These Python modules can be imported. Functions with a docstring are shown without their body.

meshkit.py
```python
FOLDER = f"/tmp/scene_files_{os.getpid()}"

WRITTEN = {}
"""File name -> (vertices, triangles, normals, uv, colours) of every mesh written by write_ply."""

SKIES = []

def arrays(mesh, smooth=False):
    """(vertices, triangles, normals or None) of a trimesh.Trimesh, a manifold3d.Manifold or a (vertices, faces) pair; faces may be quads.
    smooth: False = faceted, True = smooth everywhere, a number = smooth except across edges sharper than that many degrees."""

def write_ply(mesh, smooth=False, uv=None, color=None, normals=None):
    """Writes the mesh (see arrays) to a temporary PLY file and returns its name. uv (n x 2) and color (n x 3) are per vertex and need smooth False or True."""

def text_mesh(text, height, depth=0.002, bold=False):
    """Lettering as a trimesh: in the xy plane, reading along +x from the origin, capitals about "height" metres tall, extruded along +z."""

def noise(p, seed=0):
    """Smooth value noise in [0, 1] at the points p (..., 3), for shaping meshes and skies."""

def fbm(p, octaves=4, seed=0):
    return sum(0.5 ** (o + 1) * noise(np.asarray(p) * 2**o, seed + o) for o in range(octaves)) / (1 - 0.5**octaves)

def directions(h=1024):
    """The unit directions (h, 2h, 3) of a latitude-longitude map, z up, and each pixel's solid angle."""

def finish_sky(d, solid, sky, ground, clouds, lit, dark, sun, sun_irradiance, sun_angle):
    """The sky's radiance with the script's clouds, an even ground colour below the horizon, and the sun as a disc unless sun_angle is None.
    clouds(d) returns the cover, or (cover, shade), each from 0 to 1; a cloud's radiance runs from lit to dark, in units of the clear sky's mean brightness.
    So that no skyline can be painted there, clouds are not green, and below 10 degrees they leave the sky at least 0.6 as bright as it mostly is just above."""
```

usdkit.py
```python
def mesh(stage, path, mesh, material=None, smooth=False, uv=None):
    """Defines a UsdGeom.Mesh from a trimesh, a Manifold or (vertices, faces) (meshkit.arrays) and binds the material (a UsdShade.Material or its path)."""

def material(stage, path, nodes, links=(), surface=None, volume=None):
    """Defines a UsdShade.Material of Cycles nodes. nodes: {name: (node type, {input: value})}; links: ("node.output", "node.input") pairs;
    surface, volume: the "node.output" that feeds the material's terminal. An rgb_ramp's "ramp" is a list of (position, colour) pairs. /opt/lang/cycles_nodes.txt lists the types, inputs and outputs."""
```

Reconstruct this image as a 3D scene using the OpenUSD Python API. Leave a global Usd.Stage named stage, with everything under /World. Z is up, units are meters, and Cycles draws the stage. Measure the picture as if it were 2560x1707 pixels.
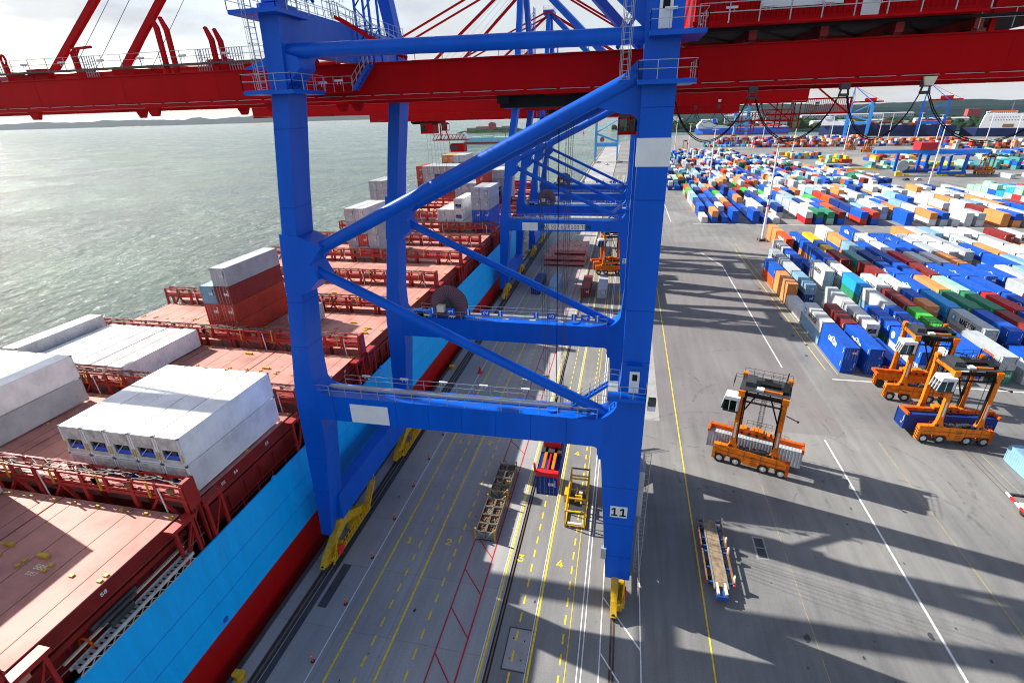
import math, random
import numpy as np, trimesh, usdkit, meshkit
from pxr import Usd, UsdGeom, UsdLux, UsdShade, Gf, Sdf, Vt
stage = Usd.Stage.CreateInMemory()
UsdGeom.SetStageUpAxis(stage, UsdGeom.Tokens.z)
UsdGeom.SetStageMetersPerUnit(stage, 1.0)
UsdGeom.Xform.Define(stage, '/World')
UsdGeom.Scope.Define(stage, '/World/Looks')
PI = math.pi
# ---------------------------------------------------------------- camera, sky, sun, exposure
CAM_H, PITCH, YAW, ROLL, FPX = 46.347, 0.421805, 0.21968, -0.028746, 1273.76
cam = UsdGeom.Camera.Define(stage, '/World/camera')
_f = np.array([-math.sin(YAW)*math.cos(PITCH), math.cos(YAW)*math.cos(PITCH), -math.sin(PITCH)])
_r = np.array([math.cos(YAW), math.sin(YAW), 0]); _u = np.cross(_r, _f)
_c, _s = math.cos(ROLL), math.sin(ROLL)
_r, _u = _c*_r + _s*_u, -_s*_r + _c*_u
cam.AddTransformOp().Set(Gf.Matrix4d(*_r, 0, *_u, 0, *(-_f), 0, 0, 0, CAM_H, 1))
cam.CreateHorizontalApertureAttr(36.0); cam.CreateVerticalApertureAttr(36.0*682/1024)
cam.CreateFocalLengthAttr(FPX/2560*36.0)
cam.CreateClippingRangeAttr(Gf.Vec2f(0.5, 60000))
cam.CreateExposureAttr(1.0)
HAZE = 0.000014
SUN_EL, SUN_AZ = math.radians(35.0), math.atan2(-0.964, 0.267)
SUN_DIR = np.array([math.sin(SUN_AZ)*math.cos(SUN_EL), math.cos(SUN_AZ)*math.cos(SUN_EL), math.sin(SUN_EL)])
sun = UsdLux.DistantLight.Define(stage, '/World/sun')
sun.CreateIntensityAttr(1.25); sun.CreateAngleAttr(0.53); sun.CreateColorAttr(Gf.Vec3f(1.0, 0.95, 0.86)); sun.CreateNormalizeAttr(True)
_z = SUN_DIR; _x = np.cross([0, 0, 1], _z); _x /= np.linalg.norm(_x); _y = np.cross(_z, _x)
sun.AddTransformOp().Set(Gf.Matrix4d(*_x, 0, *_y, 0, *_z, 0, 0, 0, 200, 1))
sky = UsdLux.DomeLight.Define(stage, '/World/sky')
sky.CreateIntensityAttr(1.0)
SKY_STRENGTH = 0.10
skym = usdkit.material(stage, '/World/Looks/sky', {
    's': ('sky_texture', {'sky_type': 'single_scattering', 'sun_disc': False, 'sun_elevation': SUN_EL, 'sun_rotation': SUN_AZ % (2*PI), 'altitude': 50.0, 'aerosol_density': 1.5}),
    'tc': ('texture_coordinate', {}),
    'mp': ('mapping', {'scale': (1.6, 1.6, 5.0)}),
    'n': ('noise_texture', {'scale': 1.7, 'detail': 6.0, 'roughness': 0.55, 'distortion': 0.3}),
    'n2': ('noise_texture', {'scale': 3.1, 'detail': 5.0, 'roughness': 0.6}),
    'rmp': ('rgb_ramp', {'ramp': [(0.0, (0.35, 0.35, 0.35)), (0.36, (0.45, 0.45, 0.45)), (0.55, (0.93, 0.93, 0.93)), (1.0, (1, 1, 1))]}),
    'shade': ('rgb_ramp', {'ramp': [(0.3, (3.9, 3.9, 3.95)), (0.5, (3.55, 3.6, 3.7)), (0.7, (2.4, 2.55, 2.95))]}),
    'm': ('mix_color', {'use_clamp': False}),
    'sx': ('separate_xyz', {}), 'el': ('map_range', {'from_min': .10, 'from_max': .50, 'to_min': 1.0, 'to_max': .22, 'clamp': True}), 'mu': ('math', {'math_type': 'multiply'}),
    'bg': ('background_shader', {'strength': SKY_STRENGTH})},
    [('tc.generated', 'mp.vector'), ('mp.vector', 'n.vector'), ('mp.vector', 'n2.vector'), ('n.fac', 'rmp.fac'), ('n2.fac', 'shade.fac'),
     ('rmp.color', 'mu.value1'), ('tc.generated', 'sx.vector'), ('sx.z', 'el.value'), ('el.result', 'mu.value2'), ('mu.value', 'm.fac'), ('s.color', 'm.a'), ('shade.color', 'm.b'), ('m.result', 'bg.color')], surface='bg.background')
UsdShade.MaterialBindingAPI.Apply(sky.GetPrim()).Bind(skym)
sky.GetPrim().SetCustomDataByKey('kind', 'structure')
sky.GetPrim().SetCustomDataByKey('label', 'bright hazy sky with broken pale grey clouds'); sky.GetPrim().SetCustomDataByKey('category', 'sky')
# ---------------------------------------------------------------- helpers
NAMES = {}
def numbered(parent, name):
    k = (parent, name); n = NAMES.get(k, 0); NAMES[k] = n+1
    return f'{parent}/{name}' if n == 0 else f'{parent}/{name}_{n:03d}'
def tag(p, label=None, cat=None, group=None, kind=None):
    for k, v in (('label', label), ('category', cat), ('group', group), ('kind', kind)):
        if v: p.SetCustomDataByKey(k, v)
    return p
def unit(v):
    v = np.asarray(v, float); return v/np.linalg.norm(v)
_B = np.array([[0,2,3],[0,3,1],[4,5,7],[4,7,6],[0,1,5],[0,5,4],[2,6,7],[2,7,3],[0,4,6],[0,6,2],[1,3,7],[1,7,5]])
_BV = np.array([[i, j, k] for k in (-1, 1) for j in (-1, 1) for i in (-1, 1)], float)
from shapely.geometry import Polygon
class MB:
    """collects shapes into one mesh"""
    def __init__(s, off=(0, 0, 0)):
        s.v, s.f, s.n, s.off, s.k = [], [], 0, np.array(off, float), np.ones(3)
    def add(s, v, f):
        v = np.asarray(v, float); s.v.append(v*s.k+s.off); s.f.append(np.asarray(f, int)+s.n); s.n += len(v); return s
    def box(s, x0, x1, y0, y1, z0, z1):
        c = np.array([(x0+x1)/2, (y0+y1)/2, (z0+z1)/2]); h = np.abs(np.array([x1-x0, y1-y0, z1-z0]))/2
        return s.add(_BV*h+c, _B)
    def bar(s, p, q, w, h=None, up=(0, 0, 1)):
        p, q = np.asarray(p, float), np.asarray(q, float); h = w if h is None else h
        d = unit(q-p); up = np.asarray(up, float)
        if abs(d@up) > 0.97: up = np.array([0, 1.0, 0])
        a = unit(np.cross(d, up)); b = np.cross(a, d)
        M = np.array([a*w/2, d*np.linalg.norm(q-p)/2, b*h/2])
        return s.add(_BV@M+(p+q)/2, _B)
    def tube(s, p, q, r, n=6, r2=None, cap=True):
        p, q = np.asarray(p, float), np.asarray(q, float); r2 = r if r2 is None else r2
        d = unit(q-p); a = unit(np.cross(d, [0, 0, 1] if abs(d[2]) < .9 else [0, 1, 0])); b = np.cross(d, a)
        t = np.arange(n)*2*PI/n+PI/n; c = np.outer(np.cos(t), a)+np.outer(np.sin(t), b)
        v = np.vstack([p+c*r, q+c*r2]); f = []
        for i in range(n):
            j = (i+1) % n; f += [[i, j, n+j], [i, n+j, n+i]]
            if cap and 0 < i < n-1: f += [[0, i+1, i], [n, n+i, n+i+1]]
        return s.add(v, f)
    def path(s, pts, r, n=5):
        for a, b in zip(pts[:-1], pts[1:]): s.tube(a, b, r, n)
        return s
    def prism(s, poly, axis, a0, a1):
        """polygon extruded along an axis: 'y' takes (x, z), 'x' takes (y, z), 'z' takes (x, y)"""
        pg = poly if isinstance(poly, Polygon) else Polygon(poly)
        if not pg.is_valid: pg = pg.buffer(0)
        m = trimesh.creation.extrude_polygon(pg, a1-a0, engine='earcut')
        v, f = np.array(m.vertices), np.array(m.faces)
        if axis == 'y': v = np.c_[v[:, 0], v[:, 2]+a0, v[:, 1]]; f = f[:, ::-1]
        elif axis == 'x': v = np.c_[v[:, 2]+a0, v[:, 0], v[:, 1]]
        else: v = np.c_[v[:, 0], v[:, 1], v[:, 2]+a0]
        return s.add(v, f)
    def text(s, t, h, pos, right, up, depth=.012, bold=True, sx=1.0):
        m = TEXTS.get((t, bold))
        if m is None: m = TEXTS[(t, bold)] = meshkit.text_mesh(t, 1.0, 1.0, bold)
        v = np.array(m.vertices); v[:, 0] -= (v[:, 0].min()+v[:, 0].max())/2
        right, up = unit(right), unit(up); out = np.cross(right, up)
        return s.add(np.outer(v[:, 0]*h*sx, right)+np.outer((v[:, 1]-.5)*h, up)+np.outer(v[:, 2]*depth, out)+np.asarray(pos, float), m.faces)
    def lump(s, c, r, seed=0, sub=1, squash=(1, 1, 1), amp=.3):
        m = trimesh.creation.icosphere(subdivisions=sub); v = np.array(m.vertices)
        k = 1+amp*(meshkit.noise(v*1.7+seed*7.3, seed)-.5)*2
        return s.add(v*k[:, None]*r*np.array(squash)+np.asarray(c, float), m.faces)
    def mesh(s):
        return np.vstack(s.v), np.vstack(s.f)
    def build(s, name, mat, parent='/World', label=None, smooth=False, kind=None, cat=None, group=None):
        parent = parent if isinstance(parent, str) else str(parent.GetPath())
        p = numbered(parent, name)
        m = usdkit.mesh(stage, p, s.mesh(), M(mat), smooth=smooth)
        tag(m.GetPrim(), label, cat, group, kind)
        return m.GetPrim()
TEXTS = {}
def thing(name, label, cat, loc=(0, 0, 0), rz=0.0, group=None, kind=None):
    x = UsdGeom.Xform.Define(stage, numbered('/World', name))
    x.AddTranslateOp().Set(Gf.Vec3d(*map(float, loc))); x.AddRotateZOp().Set(float(math.degrees(rz)))
    return tag(x.GetPrim(), label, cat, group, kind)
def copy(root, loc, rz, label=None, group=None):
    base = root.GetName()
    if base[-4:-3] == '_' and base[-3:].isdigit(): base = base[:-4]
    was = root.GetCustomData()
    x = thing(base, label or was['label'], was['category'], loc, rz, group or was.get('group'))
    x.GetReferences().AddInternalReference(root.GetPath()); x.SetInstanceable(True)
    return x
# ---------------------------------------------------------------- materials
MATS = {}
def M(n):
    return MATS[n]
def mat(name, col, rough=.5, metal=0.0, grime=.25, scale=.6, bump=0.0, bscale=8.0, spec=.5, rust=0.0, vary=0.0, coat=0.0, streak=False):
    """paint with weathering: tone variation by noise, optional rust patches, optional variation per instance"""
    N = {'g': ('geometry', {}), 'n': ('noise_texture', {'scale': scale, 'detail': 5.0, 'roughness': .6}),
         'r': ('rgb_ramp', {'ramp': [(0.3, tuple(c*(1-grime) for c in col)), (0.55, col), (0.8, tuple(min(1, c*(1+grime*.5)) for c in col))]}),
         'p': ('principled_bsdf', {'roughness': rough, 'metallic': metal, 'specular_ior_level': spec, 'coat_weight': coat})}
    L = [('n.fac', 'r.fac')]
    if streak:
        N['mp'] = ('mapping', {'scale': (1.0, 1.0, .12)}); L += [('g.position', 'mp.vector'), ('mp.vector', 'n.vector')]
    else: L += [('g.position', 'n.vector')]
    out = 'r.color'
    if rust:
        N['n2'] = ('noise_texture', {'scale': scale*2.3+.4, 'detail': 6.0, 'roughness': .7})
        lo = .68-rust*.2
        N['r2'] = ('rgb_ramp', {'ramp': [(lo, (0, 0, 0)), (lo+.1, (1, 1, 1))]})
        N['mx'] = ('mix_color', {'b': (.13, .045, .018)})
        L += [('g.position', 'n2.vector'), ('n2.fac', 'r2.fac'), ('r2.color', 'mx.fac'), (out, 'mx.a')]; out = 'mx.result'
    if vary:
        N['oi'] = ('object_info', {}); N['mr'] = ('map_range', {'from_min': 0.0, 'from_max': 1.0, 'to_min': 1-vary, 'to_max': 1+vary})
        N['hs'] = ('hsv', {'hue': .5, 'saturation': 1.0, 'fac': 1.0})
        L += [('oi.random', 'mr.value'), ('mr.result', 'hs.value'), (out, 'hs.color')]; out = 'hs.color'
    L.append((out, 'p.base_color'))
    if bump:
        N['n3'] = ('noise_texture', {'scale': bscale, 'detail': 3.0}); N['b'] = ('bump', {'strength': bump, 'distance': .02})
        L += [('g.position', 'n3.vector'), ('n3.fac', 'b.height'), ('b.normal', 'p.normal')]
    MATS[name] = usdkit.material(stage, '/World/Looks/'+name, N, L, surface='p.BSDF')
mat('crane_blue', (.0, .088, .52), .34, grime=.16, scale=.45, streak=True, spec=.2)
mat('pale_blue', (.045, .28, .62), .4, grime=.1)
mat('sky_blue', (.02, .25, .72), .35, grime=.1)
mat('crane_red', (.40, .001, .004), .42, grime=.12, scale=.35, streak=True, spec=.05)
mat('deck_red', (.20, .010, .008), .55, grime=.3, scale=.8, spec=.3)
mat('bright_red', (.62, .012, .010), .4)
mat('galv', (.34, .36, .38), .45, metal=.3)
mat('dark_steel', (.035, .038, .042), .5)
mat('black', (.010, .010, .011), .7, spec=.15)
mat('white', (.66, .67, .68), .45, grime=.1)
mat('cream', (.66, .60, .45), .5, grime=.2)
mat('yellow', (.70, .40, .005), .45, grime=.2, scale=1.2)
mat('dirty_yellow', (.55, .33, .01), .55, grime=.35, scale=1.5, rust=.35)
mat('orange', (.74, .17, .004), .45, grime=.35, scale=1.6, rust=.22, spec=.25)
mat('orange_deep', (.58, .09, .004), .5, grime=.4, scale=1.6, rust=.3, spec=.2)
mat('sign_blue', (.01, .10, .60), .4, grime=.05)
mat('rubber', (.015, .015, .016), .75)
mat('wood', (.26, .19, .12), .8, grime=.6, scale=1.6, bump=.4, bscale=6)
mat('rusty', (.22, .11, .05), .8, grime=.5, scale=2.0, rust=.5)
mat('reel_purple', (.20, .085, .12), .6, grime=.2)
mat('hi_vis', (.55, .75, .03), .7)
mat('skin', (.45, .27, .2), .6)
mat('alu', (.62, .62, .60), .35, metal=.5)
N_ = {'t': ('transparent_bsdf', {'color': (.55, .65, .62)}) if False else ('transparent_bsdf', {}), 'gl': ('glossy_bsdf', {'color': (.8, .85, .85), 'roughness': .04}), 'fr': ('fresnel', {'IOR': 1.55}), 'mx': ('mix_closure', {})}
N_['t'] = ('transparent_bsdf', {'color': (.22, .30, .28)})
MATS['glass'] = usdkit.material(stage, '/World/Looks/glass', N_, [('fr.fac', 'mx.fac'), ('t.BSDF', 'mx.closure1'), ('gl.BSDF', 'mx.closure2')], surface='mx.closure')
# ---------------------------------------------------------------- ground, water, far shore
def ground_mat(name, col, patch, joint=None, streak=.16, rough=.85):
    N = {'g': ('geometry', {}),
         'mp': ('mapping', {'scale': (.8, .05, 1.0)}), 'n1': ('noise_texture', {'scale': .9, 'detail': 5.0, 'roughness': .65}),
         'n2': ('noise_texture', {'scale': .045, 'detail': 6.0, 'roughness': .6, 'distortion': .6}), 'n3': ('noise_texture', {'scale': 7.0, 'detail': 4.0, 'roughness': .7}),
         'v': ('voronoi_texture', {'scale': .33, 'randomness': 1.0}), 'vn': ('noise_texture', {'scale': 1.7, 'detail': 3.0}),
         'r1': ('rgb_ramp', {'ramp': [(.3, tuple(c*(1-streak) for c in col)), (.62, col), (.85, tuple(c*1.1 for c in col))]}),
         'r2': ('rgb_ramp', {'ramp': [(.35, patch), (.65, (1, 1, 1))]}),
         'r3': ('rgb_ramp', {'ramp': [(.25, (.8, .8, .8)), (.7, (1.08, 1.08, 1.08))]}),
         'r4': ('rgb_ramp', {'ramp': [(.022, (.45, .44, .44)), (.06, (1, 1, 1))]}),
         'm1': ('mix', {'mix_type': 'multiply', 'fac': 1.0}), 'm2': ('mix', {'mix_type': 'multiply', 'fac': 1.0}), 'm3': ('mix', {'mix_type': 'multiply', 'fac': .85}),
         'b': ('bump', {'strength': .25, 'distance': .02}),
         'p': ('principled_bsdf', {'roughness': rough, 'specular_ior_level': .3})}
    L = [('g.position', 'mp.vector'), ('mp.vector', 'n1.vector'), ('g.position', 'n2.vector'), ('g.position', 'n3.vector'), ('g.position', 'v.vector'),
         ('n1.fac', 'r1.fac'), ('n2.fac', 'r2.fac'), ('n3.fac', 'r3.fac'), ('v.distance', 'r4.fac'),
         ('r1.color', 'm1.color1'), ('r2.color', 'm1.color2'), ('m1.color', 'm2.color1'), ('r3.color', 'm2.color2'), ('m2.color', 'm3.color1'), ('r4.color', 'm3.color2'),
         ('n3.fac', 'b.height'), ('b.normal', 'p.normal')]
    out = 'm3.color'
    if joint:
        N['bk'] = ('brick_texture', {'offset': 0.0, 'color1': (1, 1, 1), 'color2': (.9, .9, .9), 'mortar': (.62, .62, .62), 'scale': 1.0, 'mortar_size': .035, 'mortar_smooth': .3, 'brick_width': joint[0], 'row_height': joint[1]})
        N['m4'] = ('mix', {'mix_type': 'multiply', 'fac': .8})
        L += [('g.position', 'bk.vector'), (out, 'm4.color1'), ('bk.color', 'm4.color2')]; out = 'm4.color'
    L.append((out, 'p.base_color'))
    MATS[name] = usdkit.material(stage, '/World/Looks/'+name, N, L, surface='p.BSDF')
ground_mat('concrete', (.40, .392, .378), (.72, .73, .76), (5.0, 7.5))
ground_mat('asphalt', (.255, .250, .240), (.62, .63, .66), None, .24)
ground_mat('asphalt_dark', (.208, .196, .194), (.80, .78, .80))
ground_mat('gravel_pad', (.33, .30, .25), (.8, .8, .8))
mat('line_yellow', (.80, .56, .01), .7, grime=.35, scale=2.5)
mat('line_faded', (.40, .33, .12), .8, grime=.4, scale=1.5)
mat('line_white', (.72, .72, .70), .7, grime=.25, scale=2.0)
mat('line_red', (.42, .012, .03), .7, grime=.25, scale=2.0)
mat('trench', (.055, .045, .038), .9, grime=.4, scale=1.5)
mat('rail_steel', (.20, .15, .11), .5, metal=.4)
mat('patch_dark', (.05, .052, .058), .85, grime=.3)
mat('patch_light', (.30, .29, .28), .85, grime=.2)
# water
N = {'g': ('geometry', {}), 'mp': ('mapping', {'scale': (1.0, .62, 1.0), 'rotation': (0, 0, .9)}),
     'n1': ('noise_texture', {'scale': .085, 'detail': 3.0, 'roughness': .55, 'distortion': .5}), 'n2': ('noise_texture', {'scale': .30, 'detail': 6.0, 'roughness': .72, 'distortion': .5}),
     'n3': ('noise_texture', {'scale': .012, 'detail': 4.0, 'roughness': .6}), 'n4': ('noise_texture', {'scale': .55, 'detail': 6.0, 'roughness': .75}), 'n5': ('noise_texture', {'scale': .022, 'detail': 3.0}),
     'a': ('math', {'math_type': 'multiply_add', 'value2': 1.5}), 'b1': ('bump', {'strength': 1.0, 'distance': 2.2}), 'rr': ('rgb_ramp', {'ramp': [(.35, (.10, .10, .10)), (.65, (.26, .26, .26))]}),
     'cr': ('rgb_ramp', {'ramp': [(.38, (.048, .085, .082)), (.62, (.095, .155, .118))]}),
     'fr': ('rgb_ramp', {'ramp': [(.57, (0, 0, 0)), (.68, (.8, .8, .8))]}),
     'mx': ('mix_color', {'b': (.62, .68, .68)}),
     'p': ('principled_bsdf', {'roughness': .17, 'ior': 1.333, 'specular_ior_level': .5})}
MATS['water'] = usdkit.material(stage, '/World/Looks/water', N, [('g.position', 'mp.vector'), ('mp.vector', 'n1.vector'), ('mp.vector', 'n2.vector'), ('g.position', 'n3.vector'), ('mp.vector', 'n4.vector'), ('g.position', 'n5.vector'),
     ('n1.fac', 'a.value1'), ('n2.fac', 'a.value3'), ('a.value', 'b1.height'), ('b1.normal', 'p.normal'), ('n3.fac', 'cr.fac'), ('n5.fac', 'rr.fac'), ('rr.color', 'p.roughness'), ('n4.fac', 'fr.fac'), ('fr.color', 'mx.fac'), ('cr.color', 'mx.a'), ('mx.result', 'p.base_color')], surface='p.BSDF')
SEA_Z = -2.5
def sheet(poly, z0, z1, name, m, parent='/World', kind='structure', label=None, cat=None):
    return MB().prism(poly, 'z', z0, z1).build(name, m, parent, label, kind=kind if parent == '/World' else None, cat=cat)
b = MB(); b.add([(-26000, -3000, SEA_Z), (14000, -3000, SEA_Z), (14000, 30000, SEA_Z), (-26000, 30000, SEA_Z)], [[0, 1, 2], [0, 2, 3]])
b.build('water', 'water', kind='structure', label='choppy grey green harbour water reaching to the islands', cat='water')
LAND = [(-32.5, -150), (-32.5, 800), (40, 1010), (110, 1062), (300, 950), (540, 818), (1700, 150), (1700, -150)]
yard = thing('yard', 'grey asphalt container yard beside the concrete quay apron', 'ground', kind='structure')
MB().prism(LAND, 'z', -5, -.15).build('ground', 'asphalt', yard)
q = MB(); q.add([(-9.35, -150, 0), (1700, -150, 0), (1700, 150, 0), (540, 818, 0), (300, 950, 0), (110, 1062, 0), (40, 1010, 0), (-9.35, 868, 0)], [[0, 1, 2], [0, 2, 3], [0, 3, 4], [0, 4, 5], [0, 5, 6], [0, 6, 7]]); q.build('asphalt_surface', 'asphalt', yard)
quay = thing('quay', 'concrete quay apron with painted lanes and crane rails along the ship', 'quay', kind='structure')
def flat(x0, x1, y0, y1, z, b=None):
    b = b or MB(); return b.add([(x0, y0, z), (x1, y0, z), (x1, y1, z), (x0, y1, z)], [[0, 1, 2], [0, 2, 3]])
flat(-32.1, -30.75, -150, 800, .0).build('concrete_slab', 'concrete', quay)
flat(-29.85, -9.85, -150, 800, .0).build('concrete_slab', 'concrete', quay)
# rail trenches
for x0, x1, xr in ((-30.75, -29.85, -30.3), (-9.85, -9.35, -9.6)):
    b = flat(x0, x1, -150, 800, -.10); b.build('rail_trench', 'trench', quay)
    MB().box(xr-.06, xr+.06, -150, 800, -.10, .005).build('rail', 'rail_steel', quay)
flat(1.18, 1.66, -150, 560, .005).build('rail_trench', 'trench', quay)
MB().box(1.36, 1.48, -150, 560, .004, .018).build('rail', 'rail_steel', quay)
MB().box(-32.52, -32.1, -150, 800, -.5, .16).build('coping', 'patch_dark', quay)
flat(-29.75, -29.1, -150, 420, .005).build('cable_channel', 'patch_dark', quay)
flat(-28.75, -27.75, 31.9, 37.5, .007).build('steel_plate', 'patch_dark', quay)
flat(-8.38, -6.28, 29.3, 33.3, .007).build('manhole_slab', 'patch_light', quay)
fr = MB()
for a in ((-8.5, -8.40, 29.15, 33.45), (-6.26, -6.16, 29.15, 33.45), (-8.5, -6.16, 29.12, 29.24), (-8.5, -6.16, 33.36, 33.48)): flat(*a, .009, fr)
fr.build('manhole_frame', 'patch_dark', quay)
for k, (x, y) in enumerate(((-7.9, 30.3), (-6.8, 30.25), (-7.9, 32.3), (-6.8, 32.2))): MB().tube((x, y, .008), (x, y, .02), .07, 8).build('lifting_hole', 'black', quay)
MB().add([(17.0, 46.65, .006), (18.3, 46.85, .006), (18.45, 50.1, .006), (17.1, 50.2, .006)], [[0, 1, 2], [0, 2, 3]]).build('drain_frame', 'patch_light', yard)
for y0, y1 in ((46.95, 48.35), (48.5, 49.9)): flat(17.25, 18.2, y0, y1, .010).build('drain_grate', 'patch_dark', yard)
LZ = .012
def line(x, y0, y1, w, m, parent=quay, name=None):
    flat(x-w/2, x+w/2, y0, y1, LZ).build(name or {'line_yellow': 'yellow_line', 'line_white': 'white_line', 'line_red': 'red_line', 'line_faded': 'faded_line'}[m], m, parent)
def dashes(x, y0, y1, w=.17, L=1.08, P=2.06):
    b = MB(); y = y0
    while y < y1: flat(x-w/2, x+w/2, y, y+L, LZ, b); y += P
    b.build('yellow_dashes', 'line_yellow', quay)
Y0, Y1 = 15, 420
line(-25.6, Y0, Y1, .10, 'line_white'); line(-23.92, Y0, Y1, .19, 'line_yellow'); line(-19.4, Y0, Y1, .19, 'line_yellow')
dashes(-21.2, 16.6, 330); dashes(-16.75, 16.1, 330); dashes(-7.62, 15.6, 330); dashes(-3.2, 16.1, 330)
line(-14.93, Y0, 330, .14, 'line_red'); line(-12.24, Y0, 330, .16, 'line_red')
b = MB(); y = 14.5
while y < 200:
    b.add([(-14.9, y, LZ+.003), (-12.24, y-3.0, LZ+.003), (-12.24, y-2.8, LZ+.003), (-14.9, y+.2, LZ+.003)], [[0, 1, 2], [0, 2, 3]]); y += 4.95
b.build('red_hatching', 'line_red', quay)
line(-10.3, Y0, Y1, .18, 'line_yellow'); line(-10.52, Y0, 120, .08, 'line_white')
line(-5.95, Y0, Y1, .19, 'line_yellow'); line(-6.2, Y0, Y1, .08, 'line_white')
line(-2.66, Y0, Y1, .08, 'line_yellow'); line(-1.62, Y0, Y1, .10, 'line_white'); line(-1.24, Y0, Y1, .10, 'line_white')
line(.32, Y0, 200, .11, 'line_white'); line(4.06, Y0, 60, .11, 'line_white')
for y in (38.4, 32.3, 26.2):
    MB().add([(.35, y, LZ+.003), (4.05, y-5.2, LZ+.003), (4.05, y-4.9, LZ+.003), (.35, y+.2, LZ+.003)], [[0, 1, 2], [0, 2, 3]]).build('white_hatching', 'line_white', quay)
line(10.52, 15, 200, .15, 'line_yellow', yard)
line(31.84, 20, 72.4, .24, 'line_white', yard); line(31.84, 96.7, 168, .24, 'line_white', yard)
MB().add([(31.72, 168, LZ), (31.96, 168, LZ), (27.6, 184, LZ), (27.3, 184, LZ)], [[0, 1, 2], [0, 2, 3]]).build('white_line', 'line_white', yard)
line(20.9, 238.5, 289, .22, 'line_white', yard)
line(39.4, 36, 73, .10, 'line_faded', yard); line(39.5, 96.5, 190, .14, 'line_yellow', yard); line(41.1, 95, 200, .09, 'line_yellow', yard); line(52.1, 36, 72, .09, 'line_faded', yard)
line(20.3, 30, 60, .05, 'line_faded', yard)
flat(39.5, 120, 92.85, 93.15, LZ).build('white_line', 'line_white', yard)
flat(30, 150, 235.4, 235.8, LZ).build('white_line', 'line_white', yard)
for x in (50.15, 50.85): MB().box(x-.05, x+.05, 20, 75, .004, .03).build('yard_rail', 'rail_steel', yard)
for n, x, y in (('2', -17.95, 42.77), ('3', -9.05, 41.97), ('4', -4.59, 42.02), ('4', -4.54, 62.56), ('2', -18.0, 62.9), ('1', -22.65, 42.2), ('1', -22.6, 62.6), ('3', -9.05, 62.3)):
    MB().text(n, .95, (x, y, LZ), (1, 0, 0), (0, 1, 0), depth=.004).build('lane_number', 'line_yellow', quay)
# resurfaced areas
flat(7.8, 35.4, 73.5, 200, .004).build('resurfaced_patch', 'asphalt_dark', yard)
MB().add([(7.8, 73.5, .008), (5.0, 73.5, .008), (5.0, 110, .008), (7.8, 118, .008)], [[0, 2, 1], [0, 3, 2]]).build('concrete_patch', 'patch_light', yard)
flat(172, 190, 300, 480, .004).build('resurfaced_patch', 'asphalt_dark', yard)
flat(188, 235, 470, 560, .004).build('resurfaced_patch', 'gravel_pad', yard)
rng = random.Random(5)
b = MB()
for k in range(46):   # tyre marks
    x, y = rng.choice([(30, 62), (24, 80), (40, 66), (12, 60), (-4, 30), (44, 50)]); x += rng.gauss(0, 8); y += rng.gauss(0, 10)
    R_, a0, da = rng.uniform(5, 16), rng.uniform(0, 2*PI), rng.uniform(.3, 1.3); w = rng.uniform(.12, .5)
    n = 10; t = a0+da*np.arange(n+1)/n
    v = np.vstack([np.c_[x+R_*np.cos(t), y+R_*np.sin(t), np.full(n+1, .009)], np.c_[x+(R_+w)*np.cos(t), y+(R_+w)*np.sin(t), np.full(n+1, .009)]])
    if x < 5: continue
    b.add(v, [f for i in range(n) for f in ([i, n+1+i, n+2+i], [i, n+2+i, i+1])])
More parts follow.
